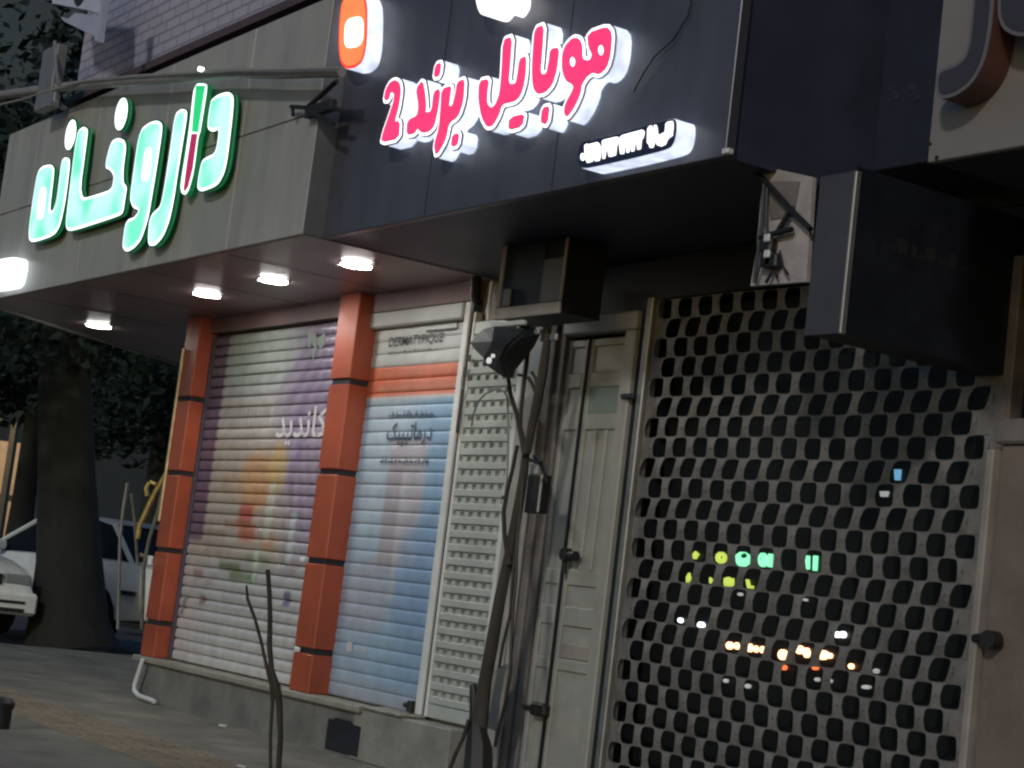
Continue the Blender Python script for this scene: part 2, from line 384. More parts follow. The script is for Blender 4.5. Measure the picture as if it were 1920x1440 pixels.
text_obj('lettering', ff(0xFB90, 0xFE8E, 0xFEE7, 0xFEAA, 0xFBFE, 0xFEAA), 514, 835, 608, SY-.004, m_tw, sh1, 70, bold=.012)
tul = [zc(380, 590, 4.645, p) for p in ([(915, 170), (940, 160), (985, 165), (1000, 215), (985, 245), (1000, 300), (975, 300), (950, 235), (930, 300), (920, 270), (915, 215)],
      [(1000, 215), (1030, 185), (1068, 155), (1062, 215), (1055, 270), (1030, 300), (1005, 270)], [(952, 300), (1000, 300), (975, 350), (962, 410), (952, 350)])]
glyphs('emblem', [onp(p, SY-.004) for p in tul], SY-.005, SY-.002, m_tg, sh1, h=.006)
# --- second shutter: blue poster
X0, X1 = -2.69, at(780, 1335, SY)[0]+.01
B0 = at(780, 745, SY)[2]; B1 = at(780, 684, SY)[2]
def shutter2(x, z):
    u = (x-X0)/(X1-X0); px = None
    if z > B1: c = (.44, .45, .45)
    elif z > B0: c = (.5, .13, .07)
    else:
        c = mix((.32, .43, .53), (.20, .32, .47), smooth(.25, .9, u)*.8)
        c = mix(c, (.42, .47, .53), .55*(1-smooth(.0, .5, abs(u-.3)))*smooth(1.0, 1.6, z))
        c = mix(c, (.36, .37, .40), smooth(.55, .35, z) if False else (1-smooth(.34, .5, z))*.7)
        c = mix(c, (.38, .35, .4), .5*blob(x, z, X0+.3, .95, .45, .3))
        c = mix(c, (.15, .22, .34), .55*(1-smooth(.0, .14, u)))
        # product boxes
        c = mix(c, (.42, .38, .40), .75*rect(u, z, .36, .76, 1.15, 1.93, .015))
        c = mix(c, (.30, .27, .30), .6*rect(u, z, .36, .52, 1.1, 1.75, .015))
        c = mix(c, (.47, .43, .44), .6*rect(u, z, .53, .57, .95, 1.72, .01))
        c = mix(c, (.2, .19, .22), .5*rect(u, z, .40, .70, 1.71, 1.725, .006))
        c = mix(c, (.2, .3, .47), .6*rect(u, z, .60, .95, .8, 1.45-.6*abs(u-.8), .05))
    if B1 > z > B0:
        c = mix(c, (.52, .24, .18), .7*rect(u, z, .12, .97, B0+.045, B0+.085, .02)); c = mix(c, (.5, .2, .14), .6*rect(u, z, .1, .9, B1-.06, B1-.03, .01))
    if abs(z-B0) < .012: c = (.48, .48, .48)
    if z > B1: c = mix(c, (.33, .345, .35), .5*(1-smooth(.0, .12, u)))
    return c
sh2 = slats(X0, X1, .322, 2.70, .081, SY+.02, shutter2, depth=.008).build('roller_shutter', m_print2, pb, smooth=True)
tag(sh2, 'middle shutter printed with a blue skin care poster')
m = MB(); m.box(X0-.03, X0-.002, SY+.01, SY+.05, .318, 2.70); m.build('guide_rail', m_white, sh2)
m = MB(); m.box(X1+.002, X1+.062, SY-.02, SY+.05, .322, 2.755, bev=.006); m.build('guide_rail', m_white, sh2)
m = MB(); m.box(X0-.03, X1+.001, SY-.035, SY+.045, 2.62, 2.718, bev=.01); m.build('shutter_box', mat('grey box', (.40, .41, .41), .6, noise=.1), sh2)
m = MB(); q = at(768, 1322, SY); m.tube([(q[0], SY-.03, q[2]), (q[0]+.05, SY-.03, q[2]-.003)], .016); m.box(q[0]+.045, q[0]+.09, SY-.05, SY+.0, q[2]-.035, q[2]+.03, bev=.006); m.build('padlock', m_iron, sh2)
text_obj('lettering', 'DERMATYPIQUE', 728, 654, 828, SY+.004, m_tgr, sh2, 21, bold=.012)
text_obj('lettering', ff(0xFEA9, 0xFEAD, 0xFEE3, 0xFE8E, 0xFE97, 0xFBFF, 0xFB59, 0xFBFF, 0xFB8F), 722, 838, 806, SY+.004, m_tb, sh2, 46, bold=.010)
def squiggle(mb, px0, px1, py, Y, hgt, seed):     # print too blurred to read: low strokes and dots
    r = random.Random(seed); x = at(px0, py, Y)[0]; xe = at(px1, py, Y)[0]; z = at(px0, py, Y)[2]
    while x < xe:
        w_ = r.uniform(.02, .055); n = r.choice((0, 1, 1, 2))
        mb.box(x, x+w_, Y-.001, Y, z, z+hgt*.28)
        for q in range(n): xx = x+r.uniform(0, w_*.8); mb.box(xx, xx+.008, Y-.0005, Y, z+hgt*.28, z+hgt*r.uniform(.5, 1))
        if r.random() < .5: mb.box(x+w_*.4, x+w_*.4+.009, Y-.001, Y, z-hgt*.3, z-hgt*.12)
        x += w_+r.uniform(.004, .02)
m = MB(); squiggle(m, 729, 808, 781, SY+.004, .035, 1); squiggle(m, 712, 800, 867, SY+.004, .035, 5); m.build('lettering', m_tb, sh2)
m = MB(); squiggle(m, 727, 820, 663, SY+.004, .014, 3); m.build('lettering', m_tgr, sh2)
m = MB(); a = at(840, 578, SY); b = at(856, 615, SY)
m.box(b[0]-.006, b[0]+.006, SY+.001, SY+.004, b[2], b[2]+.16); m.box(b[0]-.35, b[0]-.006, SY+.001, SY+.004, b[2]-.006, b[2]+.006); m.build('outline', m_tgr, sh2)
m = MB(); a = at(651, 1212, SY); m.box(a[0], a[0]+.03, SY, SY+.004, a[2]-.03, a[2]+.03); m.box(a[0]+.04, a[0]+.055, SY, SY+.004, a[2]-.03, a[2]+.03); squiggle(m, 664, 685, 1217, SY+.004, .03, 9); m.build('emblem', m_tw, sh2)
# white rail stickers beside the poster
m = MB()
for p, hh in (((880, 672), .02), ((871, 697), .03), ((862, 770), .13)):
    q = at(*p, SY-.02); m.box(q[0]-.012, q[0]+.018, SY-.023, SY-.02, q[2]-hh, q[2]+hh)
m.build('sticker', m_iron, sh2)
# --- third shutter: pale perforated slats
X0, X1 = -1.475, -.93
Z0, Z1 = .318, 2.60; n = 29; p = (Z1-Z0)/n
m = MB(); wm = MB()
for i in range(n):
    z = Z0+i*p
    if i < 1 or i > n-4:
        m.box(X0, X1, SY+.0, SY+.03, z+.002, z+p-.002, bev=.004); continue
    m.box(X0, X1, SY-.002, SY+.03, z+.002, z+p*.56, bev=.004)
    m.box(X0, X1, SY+.002, SY+.03, z+p*.92, z+p-.003)
    x = X0; q = 0; off = (i % 2)*.045
    wz0, wz1 = z+p*.565, z+p*.915
    x = X0; edges = []
    s = X0-.05+off
    while s < X1:
        a, b = max(X0, s), min(X1, s+.045); 
        if b-a > .004: m.box(a, b-.001, SY+.003, SY+.03, wz0, wz1)
        a, b = max(X0, s+.046), min(X1, s+.089)
        if b-a > .004: wm.box(a, b, SY+.022, SY+.03, wz0, wz1)
        s += .09
sh3 = m.build('roller_shutter', m_shutw, pb); tag(sh3, 'narrow pale green white shutter with rows of small rectangular slots')
tag(wm.build('slots', m_window, sh3), kind='stuff')
m = MB(); m.box(X0-.055, X0-.035, SY-.0, SY+.05, .31, 2.74); m.build('gap_strip', m_black, sh3)
m = MB(); m.box(X0-.033, X0-.006, SY+.0, SY+.05, .318, 2.66, bev=.005); m.build('guide_rail', m_white, sh3)
m = MB(); m.box(X1+.006, X1+.07, SY-.03, SY+.05, .0, 2.5, bev=.006); m.build('guide_rail', m_white, sh3)
# drain slot in the plinth
q = at(640, 1410, 0)
m = MB(); m.box(q[0]-.19, q[0]+.22, -.014, -.002, .02, .2, bev=.006); m.box(q[0]-.1, q[0]+.1, -.02, -.014, .16, .215, bev=.004)
m.build('vent_cover', m_black, pb)
# soffit slab: ends in a chamfer at the street corner
m = MB(); m.prismz([(XE, FY+.02), (-6.72, FY+.02), (-6.86, -.93), (-8.44, 1.26), (-8.44, 3), (-5.4, 3), (-5.4, SY+.05), (XE, SY+.05)], ZS-.004, ZS+.08)
m.build('soffit', m_soffit, pb)
# soffit panel joints
for x in (-6.0, -4.8, -3.6, -2.4): m = MB(); m.box(x-.003, x+.003, FY+.06, SY, ZS-.006, ZS-.0045); m.build('soffit_joint', m_groove, pb)
m = MB(); m.tube([(-6.76, -1.07, ZS-.01), (-6.87, -.93, ZS-.01), (-8.44, 1.26, ZS-.01)], .016); m.build('edge_trim', m_fascia, pb)
# brick upper floors and cornice
bm_ = bpy.data.materials.new('pale brick'); bm_.use_nodes = True; t = bm_.node_tree; pr = t.nodes['Principled BSDF']
g = t.nodes.new('ShaderNodeNewGeometry'); sp = t.nodes.new('ShaderNodeSeparateXYZ'); cb = t.nodes.new('ShaderNodeCombineXYZ')
t.links.new(g.outputs['Position'], sp.inputs[0]); t.links.new(sp.outputs[0], cb.inputs[0]); t.links.new(sp.outputs[2], cb.inputs[1])
br = t.nodes.new('ShaderNodeTexBrick'); br.inputs['Scale'].default_value = 1; br.inputs['Brick Width'].default_value = .22; br.inputs['Row Height'].default_value = .075; br.inputs['Mortar Size'].default_value = .009
br.inputs['Color1'].default_value = (.38, .37, .46, 1); br.inputs['Color2'].default_value = (.34, .33, .41, 1); br.inputs['Mortar'].default_value = (.23, .22, .28, 1)
t.links.new(cb.outputs[0], br.inputs['Vector']); t.links.new(br.outputs['Color'], pr.inputs['Base Color']); pr.inputs['Roughness'].default_value = .8
bp = t.nodes.new('ShaderNodeBump'); bp.inputs['Strength'].default_value = .6; bp.inputs['Distance'].default_value = .01; bp.invert = True
t.links.new(br.outputs['Fac'], bp.inputs['Height']); t.links.new(bp.outputs[0], pr.inputs['Normal'])
UY = -.95
zb = at(240, 140, UY)[2]; xl = at(150, 120, UY)[0]
m = MB(); m.box(xl, XE+.2, UY, 5, zb, 9.5); m.build('upper_wall', bm_, pb)
m = MB(); m.box(xl, XE+.2, UY+.03, UY+.4, 4.05, zb-.002); m.box(xl, XE+.2, UY-.05, UY+.2, zb-.06, zb-.004); m.build('cornice', mat('dark plum band', (.075, .05, .06), .7, noise=.2), pb)
# ---------------------------------------------------------------- downlights
m_lamp = glow('lamp disc', (1, .98, .93), 110)
m_ring = mat('lamp ring', (.6, .6, .6), .3, .8)
lab = ['round downlight nearest the street corner end of the soffit', 'round downlight left of the orange corner column top', 'round downlight between the two orange columns', 'round downlight in front of the right orange column']
for i, (px, py) in enumerate(((185, 611), (388, 552), (513, 526), (668, 497))):
    q = atz(px, py, ZS-.01)
    L = empty('downlight', (q[0], q[1], ZS-.006), lab[i], 'downlight', 'downlights in the pharmacy soffit')
    r = .088 if i else .095
    d = MB(); d.disc((q[0], q[1], ZS-.0165), r, .010); d.build('lamp', m_lamp, L)
    d = MB(); n = 28
    vs = []; 
    for rr, zz in ((r+.001, ZS-.012), (r+.012, ZS-.010), (r+.02, ZS-.005), (r+.001, ZS-.005)):
        vs += [(q[0]+rr*math.cos(6.2832*j/n), q[1]+rr*math.sin(6.2832*j/n), zz) for j in range(n)]
    d.add(vs, [(a*n+j, a*n+(j+1) % n, ((a+1) % 4)*n+(j+1) % n, ((a+1) % 4)*n+j) for a in range(4) for j in range(n)])
    for sx in (-1, 1): d.disc((q[0]+sx*.066*2, q[1]+sx*.05, ZS-.014), .012, .008, n=10)
    d.build('ring', m_ring, L, smooth=True)

# ---------------------------------------------------------------- pharmacy sign
ZT = at(7, 257, FY)[2]
ps = empty('pharmacy_sign', (-4.5, FY, ZS), 'long beige fascia sign with glowing green and white Persian pharmacy letters', 'sign')
XL = at(-30, 560, FY)[0]
m = MB()
xs = [XL, -6.0, -4.75, -3.5, -2.3, XE]
for a, b in zip(xs[:-1], xs[1:]):
    m.box(a+.003, b-.003, FY, FY+.05, ZS, 3.52, bev=.004); m.box(a+.003, b-.003, FY, FY+.05, 3.526, ZT, bev=.004)
m.build('fascia_panel', m_fascia, ps)
m = MB(); m.box(XL+.01, XE-.01, FY+.012, FY+.1, ZS+.004, ZT-.01); m.build('backing', m_groove, ps)
m = MB(); m.box(XE-.0, XE+.012, FY+.002, UY+1.0, ZS, ZT+1.2); m.build('end_panel', mat('grey end panel', (.11, .115, .115), .5, noise=.15), ps)
Pz = lambda pts: chaikin(onp(zc(0, 0, 3, pts), FY-.075), 2)
dot1 = [(395+27*math.cos(a)-14*math.sin(a), 758+86*math.sin(a)) for a in np.linspace(0, 6.283, 15)[:-1]]
dot2 = [(680+32*math.cos(a)-14*math.sin(a), 641+92*math.sin(a)) for a in np.linspace(0, 6.283, 15)[:-1]]
heh = [(245, 932), (285, 925), (302, 945), (298, 1000), (275, 1190), (300, 1186), (320, 1120), (345, 910), (362, 885), (388, 890), (390, 930), (365, 1130), (335, 1270), (300, 1325), (180, 1364), (163, 1345), (162, 1290), (185, 1120), (205, 1000), (220, 955)]
kha = [(440, 735), (468, 712), (490, 725), (488, 770), (440, 1125), (560, 1090), (630, 1065), (642, 990), (620, 955), (595, 948), (597, 905), (612, 840), (632, 790), (665, 775), (698, 790), (706, 830), (690, 950), (690, 1030), (711, 1048), (700, 1120), (690, 1190), (672, 1212), (400, 1300), (374, 1290), (370, 1245), (400, 1000), (425, 800)]
vav = [(800, 720), (840, 690), (882, 677), (908, 695), (908, 740), (880, 930), (850, 1110), (830, 1230), (790, 1350), (750, 1395), (710, 1417), (690, 1395), (692, 1350), (705, 1260), (725, 1232), (755, 1225), (785, 1182), (750, 1170), (733, 1130), (735, 1080), (760, 900), (778, 780)]
reh = [(985, 640), (1020, 612), (1048, 620), (1048, 660), (1000, 950), (975, 1120), (950, 1240), (915, 1330), (870, 1380), (840, 1382), (832, 1350), (840, 1240), (860, 1198), (905, 1160), (930, 1020), (960, 820)]
dal = [(1190, 560), (1230, 530), (1285, 516), (1310, 540), (1308, 620), (1275, 900), (1255, 980), (1220, 1042), (1130, 1078), (1110, 1060), (1115, 1000), (1135, 905), (1160, 885), (1215, 860), (1235, 720), (1195, 742), (1168, 725), (1170, 670), (1183, 590)]
alef = [(1092, 470), (1162, 470), (1160, 510), (1122, 748), (1112, 765), (1088, 960), (1060, 1065), (1040, 1096), (1020, 1085), (1015, 1040), (1045, 860), (1070, 680)]
m_gw = glow('lit border acrylic', (.80, 1, .95), 1.9)
m_gc = glow('lit mint acrylic', (.25, .78, .62), 1.0)
def two_tone(m_, ca, cb, sc):
    t = m_.node_tree; p = t.nodes['Principled BSDF']; g = t.nodes.new('ShaderNodeNewGeometry'); n = t.nodes.new('ShaderNodeTexNoise'); n.inputs['Scale'].default_value = sc; n.inputs['Detail'].default_value = 1
    t.links.new(g.outputs['Position'], n.inputs['Vector']); r = t.nodes.new('ShaderNodeValToRGB'); r.color_ramp.elements[0].position = .38; r.color_ramp.elements[1].position = .62
    r.color_ramp.elements[0].color = (*ca, 1); r.color_ramp.elements[1].color = (*cb, 1); t.links.new(n.outputs[0], r.inputs[0]); t.links.new(r.outputs[0], p.inputs['Emission Color'])
two_tone(m_gc, (.14, .72, .46), (.56, .74, .86), 3.2)
m_gb = glow('lit pale acrylic', (.85, .95, 1), 1.5)
m_gs = mat('green letter sides', (.05, .2, .09), .4, emit=(0, .45, .12), es=.22)
m_gd = mat('dark green edge', (.01, .03, .02), .5)
m_gg = glow('lit green acrylic', (.02, .55, .17), .95); m_gr = glow('lit crimson acrylic', (.50, .02, .10), .6)
LY = FY-.075
def pin(P, parent):
    A = np.array(P); x0, z0 = A.min(0); x1, z1 = A.max(0); h = .01
    D = sdf_grid([P], x0, z0, int((x1-x0)/h)+2, int((z1-z0)/h)+2, h); i, j = np.unravel_index(D.argmin(), D.shape)
    m = MB(); m.disc((x0+i*h, LY+.03, z0+j*h), .008, .044, axis='y', n=8); m.build('pin', m_rail, parent)
for nm, P in (('letter', heh), ('letter', kha), ('letter', vav), ('letter', reh), ('letter', dal), ('letter', dot1), ('letter', dot2)):
    o = glyphs('letter', [Pz(P)], LY+.004, LY+.036, m_gs, ps, iso=.004); pin(Pz(P), o)
    glyphs('edge', [Pz(P)], LY+.0045, LY+.012, m_gd, o, iso=.010)
    glyphs('border', [Pz(P)], LY, LY+.004, m_gw, o, iso=0)
    glyphs('face', [Pz(P)], LY-.003, LY, m_gc if P is not dot1 and P is not dot2 else m_gb, o, iso=-.017)
o = glyphs('letter', [Pz(alef)], LY+.004, LY+.036, m_gs, ps, iso=.004); pin(Pz(alef), o)
glyphs('border', [Pz(alef)], LY, LY+.004, m_gw, o, iso=0)
pz = lambda pts: onp(zc(0, 0, 3, pts), LY)
glyphs('green_half', [pz([(1104, 482), (1156, 482), (1116, 745), (1080, 742), (1088, 640)])], LY-.003, LY, m_gg, o)
glyphs('red_half', [pz([(1078, 752), (1112, 752), (1085, 950), (1060, 1050), (1038, 1082), (1034, 1060), (1052, 920)])], LY-.003, LY, m_gr, o)
for P in ([(235, 1050), (268, 1058), (245, 1235), (207, 1233)], [(822, 835), (860, 828), (845, 1012), (795, 1022)]):
    glyphs('bar', [chaikin(pz(P))], LY-.007, LY-.0032, m_gw, ps)
# small lit box at the left end
sq = zc(0, 440, 1920/900, [(-60, 110), (60, 88), (73, 100), (70, 140), (55, 205), (0, 215), (-60, 222)])
o = glyphs('lit_plate', [chaikin(onp(sq, LY))], LY, FY-.002, glow('lit white plate', (.85, .92, 1), 2.0), ps)

# ---------------------------------------------------------------- phone shop sign
bs = empty('phone_shop_sign', (.3, BY, ZS), 'big dark sign box with glowing pink Persian letters and the number two', 'sign')
XR = at(1358, 289, BY)[0]
m = MB(); m.box(XE+.016, XR, BY, BY+.04, ZS, 5.2, bev=.004); m.build('face_panel', m_dark, bs)
m = MB(); m.box(XE+.02, XR-.004, BY+.041, SY, ZS+.002, 5.2); m.build('box', m_navy, bs)
for x in (-.25, .85): m = MB(); m.box(x-.0025, x+.0025, BY-.0015, BY+.002, ZS+.003, 5.2); m.build('panel_seam', m_black, bs)
m = MB(); m.box(XR-.003, XR+.012, BY-.006, BY+.045, ZS-.004, 5.2, bev=.003); m.build('edge_trim', mat('sign edge', (.1, .1, .12), .35, .5), bs)
q = at(1363, 285, BY); m = MB(); m.box(q[0]-.01, q[0]+.03, BY-.02, BY+.01, q[2]-.012, q[2]+.01, bev=.003); m.build('bracket_end', m_white, bs)
GY = BY-.10
Q = lambda pts: chaikin(onp(zc(700, 30, 3.84, pts), GY), 1)
pk = [[(82, 602), (95, 530), (125, 480), (160, 466), (190, 490), (198, 545), (182, 660), (150, 770), (190, 762), (184, 878), (62, 906), (75, 840), (118, 720), (150, 620), (157, 570), (146, 543), (125, 545), (112, 600)],
      [(312, 525), (355, 468), (372, 560), (380, 650), (374, 705), (425, 690), (440, 545), (482, 530), (468, 660), (440, 790), (400, 830), (350, 835), (320, 800), (300, 840), (245, 852), (250, 755), (320, 722), (332, 650)],
      [(455, 352), (488, 343), (478, 428), (440, 437)],
      [(498, 530), (562, 508), (552, 580), (542, 660), (575, 650), (597, 560), (610, 478), (657, 460), (648, 610), (612, 720), (545, 768), (522, 890), (455, 1003), (443, 930), (478, 810), (490, 660)],
      [(575, 860), (617, 850), (607, 925), (565, 937)],
      [(768, 472), (832, 460), (818, 560), (818, 640), (850, 672), (885, 640), (915, 560), (930, 400), (940, 177), (997, 155), (985, 330), (970, 497), (1030, 495), (1047, 400), (1058, 312), (1102, 295), (1090, 470), (1060, 570), (1020, 610), (930, 628), (900, 720), (860, 787), (820, 792), (782, 720), (762, 600)],
      [(985, 738), (1087, 710), (1072, 790), (978, 817)],
      [(1222, 667), (1268, 655), (1252, 775), (1210, 763)],
      [(1168, 95), (1227, 70), (1215, 250), (1200, 427), (1250, 425), (1270, 330), (1278, 245), (1337, 232), (1322, 380), (1290, 490), (1240, 545), (1185, 557), (1155, 510), (1148, 400), (1155, 250)],
      [(1548, 130), (1680, 83), (1717, 130), (1706, 280), (1680, 370), (1630, 415), (1580, 400), (1540, 430), (1500, 490), (1490, 560), (1450, 650), (1400, 720), (1380, 702), (1385, 640), (1450, 520), (1440, 487), (1390, 460), (1365, 390), (1365, 280), (1390, 210), (1440, 163), (1482, 170), (1503, 220), (1503, 320), (1560, 330), (1585, 280), (1555, 220)]]
m_w = glow('lit white letter box', (.72, .80, 1), 1.05, var=.3, vs=11)
m_de = mat('dark letter edge', (.03, .03, .05), .5); m_pe = mat('crimson letter edge', (.25, .01, .05), .5, emit=(.5, .01, .08), es=.4)
m_wf = glow('lit white rim', (1, .97, 1), 1.8)
m_pink = glow('lit pink acrylic', (.86, .04, .16), .95, var=.14, vs=7)
ov = [[(1437+26*math.cos(a), 330+45*math.sin(a)) for a in np.linspace(0, 6.283, 12)[:-1]], [(1641+27*math.cos(a), 247+48*math.sin(a)) for a in np.linspace(0, 6.283, 12)[:-1]]]
word = [pk[0:1], pk[1:5], pk[5:8]+pk[8:9], pk[9:10]]
for gi, gr in enumerate(word):
    o = glyphs('letter', [Q(p_) for p_ in gr], GY+.003*gi+.003, BY-.004-.001*gi, m_w, bs, iso=.020)
    glyphs('edge', [Q(p_) for p_ in gr], GY+.0027+.003*gi, GY+.012, m_de, o, iso=.024)
    glyphs('rim', [Q(p_) for p_ in gr], GY, GY+.0025, m_wf, o, iso=.0195)
    glyphs('inner_edge', [Q(p_) for p_ in gr], GY-.003, GY-.0005, m_pe, o, iso=.0055, holes=[Q(p_) for p_ in ov] if gi == 3 else ())
    glyphs('face', [Q(p_) for p_ in gr], GY-.006, GY-.0032, m_pink, o, iso=.002, holes=[Q(p_) for p_ in ov] if gi == 3 else ())
# red oval badge
O2 = lambda pts, y: onp(zc(560, 0, 2.3415, pts), y)
bad = [(205, -20), (240, -40), (280, -30), (298, 10), (300, 80), (296, 200), (280, 270), (245, 298), (205, 302), (182, 270), (175, 200), (178, 100), (186, 20)]
o = glyphs('badge', [chaikin(O2(bad, GY))], GY+.004, BY-.002, m_w, bs, iso=.002)
glyphs('badge_rim', [chaikin(O2(bad, GY))], GY, GY+.004, glow('lit red rim', (.9, .03, .02), 1.2), o)
glyphs('badge_face', [chaikin(O2(bad, GY))], GY-.003, GY, glow('lit orange acrylic', (1, .20, .06), 1.1, var=.1), o, iso=-.014)
glyphs('badge_bar', [chaikin(O2([(205, 85), (285, 68), (281, 200), (200, 215)], GY-.004))], GY-.006, GY-.0032, glow('lit bar', (1, .93, .85), 2.2), o)
# white emblem at the top edge
lg = [[(770, -60), (880, -60), (885, 0), (872, 40), (845, 72), (800, 62), (785, 30)], [(892, -40), (938, -60), (942, 5), (920, 45), (905, 52), (885, 30)]]
glyphs('emblem', [chaikin(O2(p_, GY)) for p_ in lg], GY, BY-.002, glow('lit emblem', (1, 1, 1), 1.7), bs, iso=.002)
# phone number pill
K = lambda pts, y=GY: onp(zc(1040, 200, 6.857, pts), y)
pill = [(365, 450), (900, 330), (1535, 145), (1562, 200), (1560, 330), (1530, 460), (1470, 545), (1000, 665), (430, 790), (350, 790), (305, 720), (300, 600), (325, 500)]
o = glyphs('number_plate', [chaikin(K(pill))], GY+.004, BY-.002, m_w, bs, iso=.002)
glyphs('plate_face', [chaikin(K(pill))], GY, GY+.0035, mat('dark acrylic', (.02, .022, .06), .25), o)
num = [[(385, 500), (410, 480), (440, 487), (550, 460), (575, 490), (585, 560), (583, 640), (570, 690), (520, 697), (500, 670), (500, 592), (480, 592), (482, 700), (420, 717), (405, 690), (390, 600)],
       [(612, 440), (650, 425), (800, 390), (818, 402), (815, 470), (790, 510), (780, 620), (740, 632), (700, 640), (690, 600), (680, 542), (660, 545), (640, 662), (618, 667), (610, 560)],
       [(840, 395), (870, 370), (1125, 300), (1147, 320), (1140, 380), (1110, 430), (1100, 540), (1065, 548), (1055, 450), (1035, 440), (1015, 567), (985, 572), (978, 470), (962, 475), (950, 582), (925, 587), (918, 480), (895, 482), (885, 602), (845, 604), (836, 520)],
       [(1195, 290), (1215, 255), (1245, 245), (1250, 335), (1275, 335), (1280, 240), (1305, 240), (1315, 300), (1322, 360), (1350, 365), (1420, 330), (1430, 220), (1450, 200), (1515, 188), (1520, 250), (1508, 370), (1450, 410), (1420, 480), (1370, 507), (1320, 490), (1300, 440), (1278, 470), (1260, 522), (1225, 524), (1212, 480), (1190, 460)],
       [(358+24*math.cos(a), 645+46*math.sin(a)) for a in np.linspace(0, 6.283, 10)[:-1]]]
glyphs('number', [K(p_, GY-.003) for p_ in num], GY-.004, GY-.0005, m_wf, o, iso=.001, h=.003)
# scratch cable hanging over the panel
cab = [at(px, py, BY-.02) for px, py in ((1297, -5), (1290, 30), (1262, 75), (1228, 105), (1205, 140), (1188, 172))]
m = MB(); m.tube(cab, .004, n=6); m.build('cable', m_wire, bs, smooth=True)

# ---------------------------------------------------------------- phone shop building
hb = empty('phone_shop_building', (.6, SY, 0), 'dark phone shop building with cream side door and wide roller grille', 'building')
m = MB()
m.box(-.55, .17, SY+.07, SY+.3, 0, 2.84)
m.box(.17, 2.75, SY+.02, SY+.3, 2.62, 2.84); m.box(-.55, 2.9, SY+.02, 5, 2.845, 9.5)
m.box(.17, 2.75, 2.6, 2.7, -.0, 2.8); m.box(.10, .17, SY+.3, 2.6, 0, 2.8); m.box(2.68, 2.75, SY+.3, 2.6, 0, 2.8)
m.build('wall', m_black, hb)
# pilaster between shutter and door: stepped strips
m = MB(); m.box(-.855, -.70, SY-.05, SY+.06, 0, 2.83, bev=.008); m.build('pilaster', m_cream, hb)
m = MB(); m.box(-.698, -.60, SY-.02, SY+.06, 0, 2.83, bev=.006); m.box(-.598, -.535, SY+.0, SY+.06, 0, 2.83, bev=.006); m.build('pilaster_strip', m_pil, hb)
m = MB(); m.tube([(-.655, SY-.04, .02), (-.66, SY-.04, 2.0)], .014); m.build('conduit', m_cream, hb, smooth=True)
# cream double door
dY = SY+.02
dr = MB()
dr.box(-.53, -.345, dY+.012, dY+.05, .02, 2.44)
dr.box(-.33, .025, dY+.012, dY+.05, .02, 2.44)
def stile(x0, x1, z0, z1, pr=0.0): dr.box(x0, x1, dY-pr, dY+.014, z0, z1, bev=.005)
for a, b in ((-.53, -.495), (-.378, -.345), (-.33, -.296), (-.012, .025)): stile(a, b, .02, 2.44)
for a, b in ((-.4945, -.3785), (-.2955, -.0125)):
    for z0, z1 in ((.02, .2), (.70, .76), (.93, 1.03), (1.14, 1.22), (1.955, 2.04), (2.18, 2.26), (2.40, 2.44)): stile(a, b, z0, z1)
for x in (-.205, -.11): stile(x-.012, x+.012, 1.2205, 1.9545)
door = dr.build('door', m_cream, hb); tag(door, 'cream double leaf door with narrow left leaf')
m = MB(); m.box(-.344, -.331, dY-.012, dY+.02, .02, 2.44); m.build('leaf_gap', m_black, door)
m = MB(); m.box(-.2955, -.0125, dY+.006, dY+.0115, 2.041, 2.179); m.build('pane', mat('pale green glass', (.2, .25, .22), .2, noise=.08), door)
m = MB(); m.box(-.2955, -.0125, dY+.003, dY+.0115, .765, .84, bev=.003); m.build('letter_slot', m_creamd, door)
q = at(1064, 1040, dY-.04); m = MB(); m.disc((q[0], dY-.07, q[2]), .034, .04, axis='y'); m.disc((q[0], dY-.03, q[2]), .02, .035, axis='y'); m.tube([(q[0]-.02, dY-.05, q[2]), (q[0]+.09, dY-.05, q[2]-.004)], [.018, .026]); m.tube([(q[0]-.015, dY-.04, q[2]-.03), (q[0]-.015, dY-.04, q[2]-.1)], .012); m.build('handle', m_iron, door, smooth=True)
q = at(1010, 1330, dY-.03); m = MB(); m.box(q[0]-.06, q[0]+.07, dY-.05, dY-.003, q[2]-.035, q[2]+.035, bev=.012); m.tube([(q[0]-.16, dY-.02, q[2]), (q[0]-.06, dY-.02, q[2])], [.008, .018]); m.build('hasp', m_iron, door)
m = MB(); m.box(.028, .115, SY-.03, SY+.06, 0, 2.46, bev=.008); m.box(-.535, .115, SY-.03, SY+.06, 2.462, 2.56, bev=.008); m.build('door_frame', m_cream, hb)
q = at(1178, 743, SY-.04); m = MB(); m.box(q[0]-.05, q[0]+.06, SY-.055, SY-.031, q[2]-.012, q[2]+.012, bev=.003); m.build('frame_clip', m_black, hb)
m = MB(); m.box(.118, .182, SY+.0, SY+.06, 0, 2.62); m.build('frame_shadow_gap', m_black, hb)
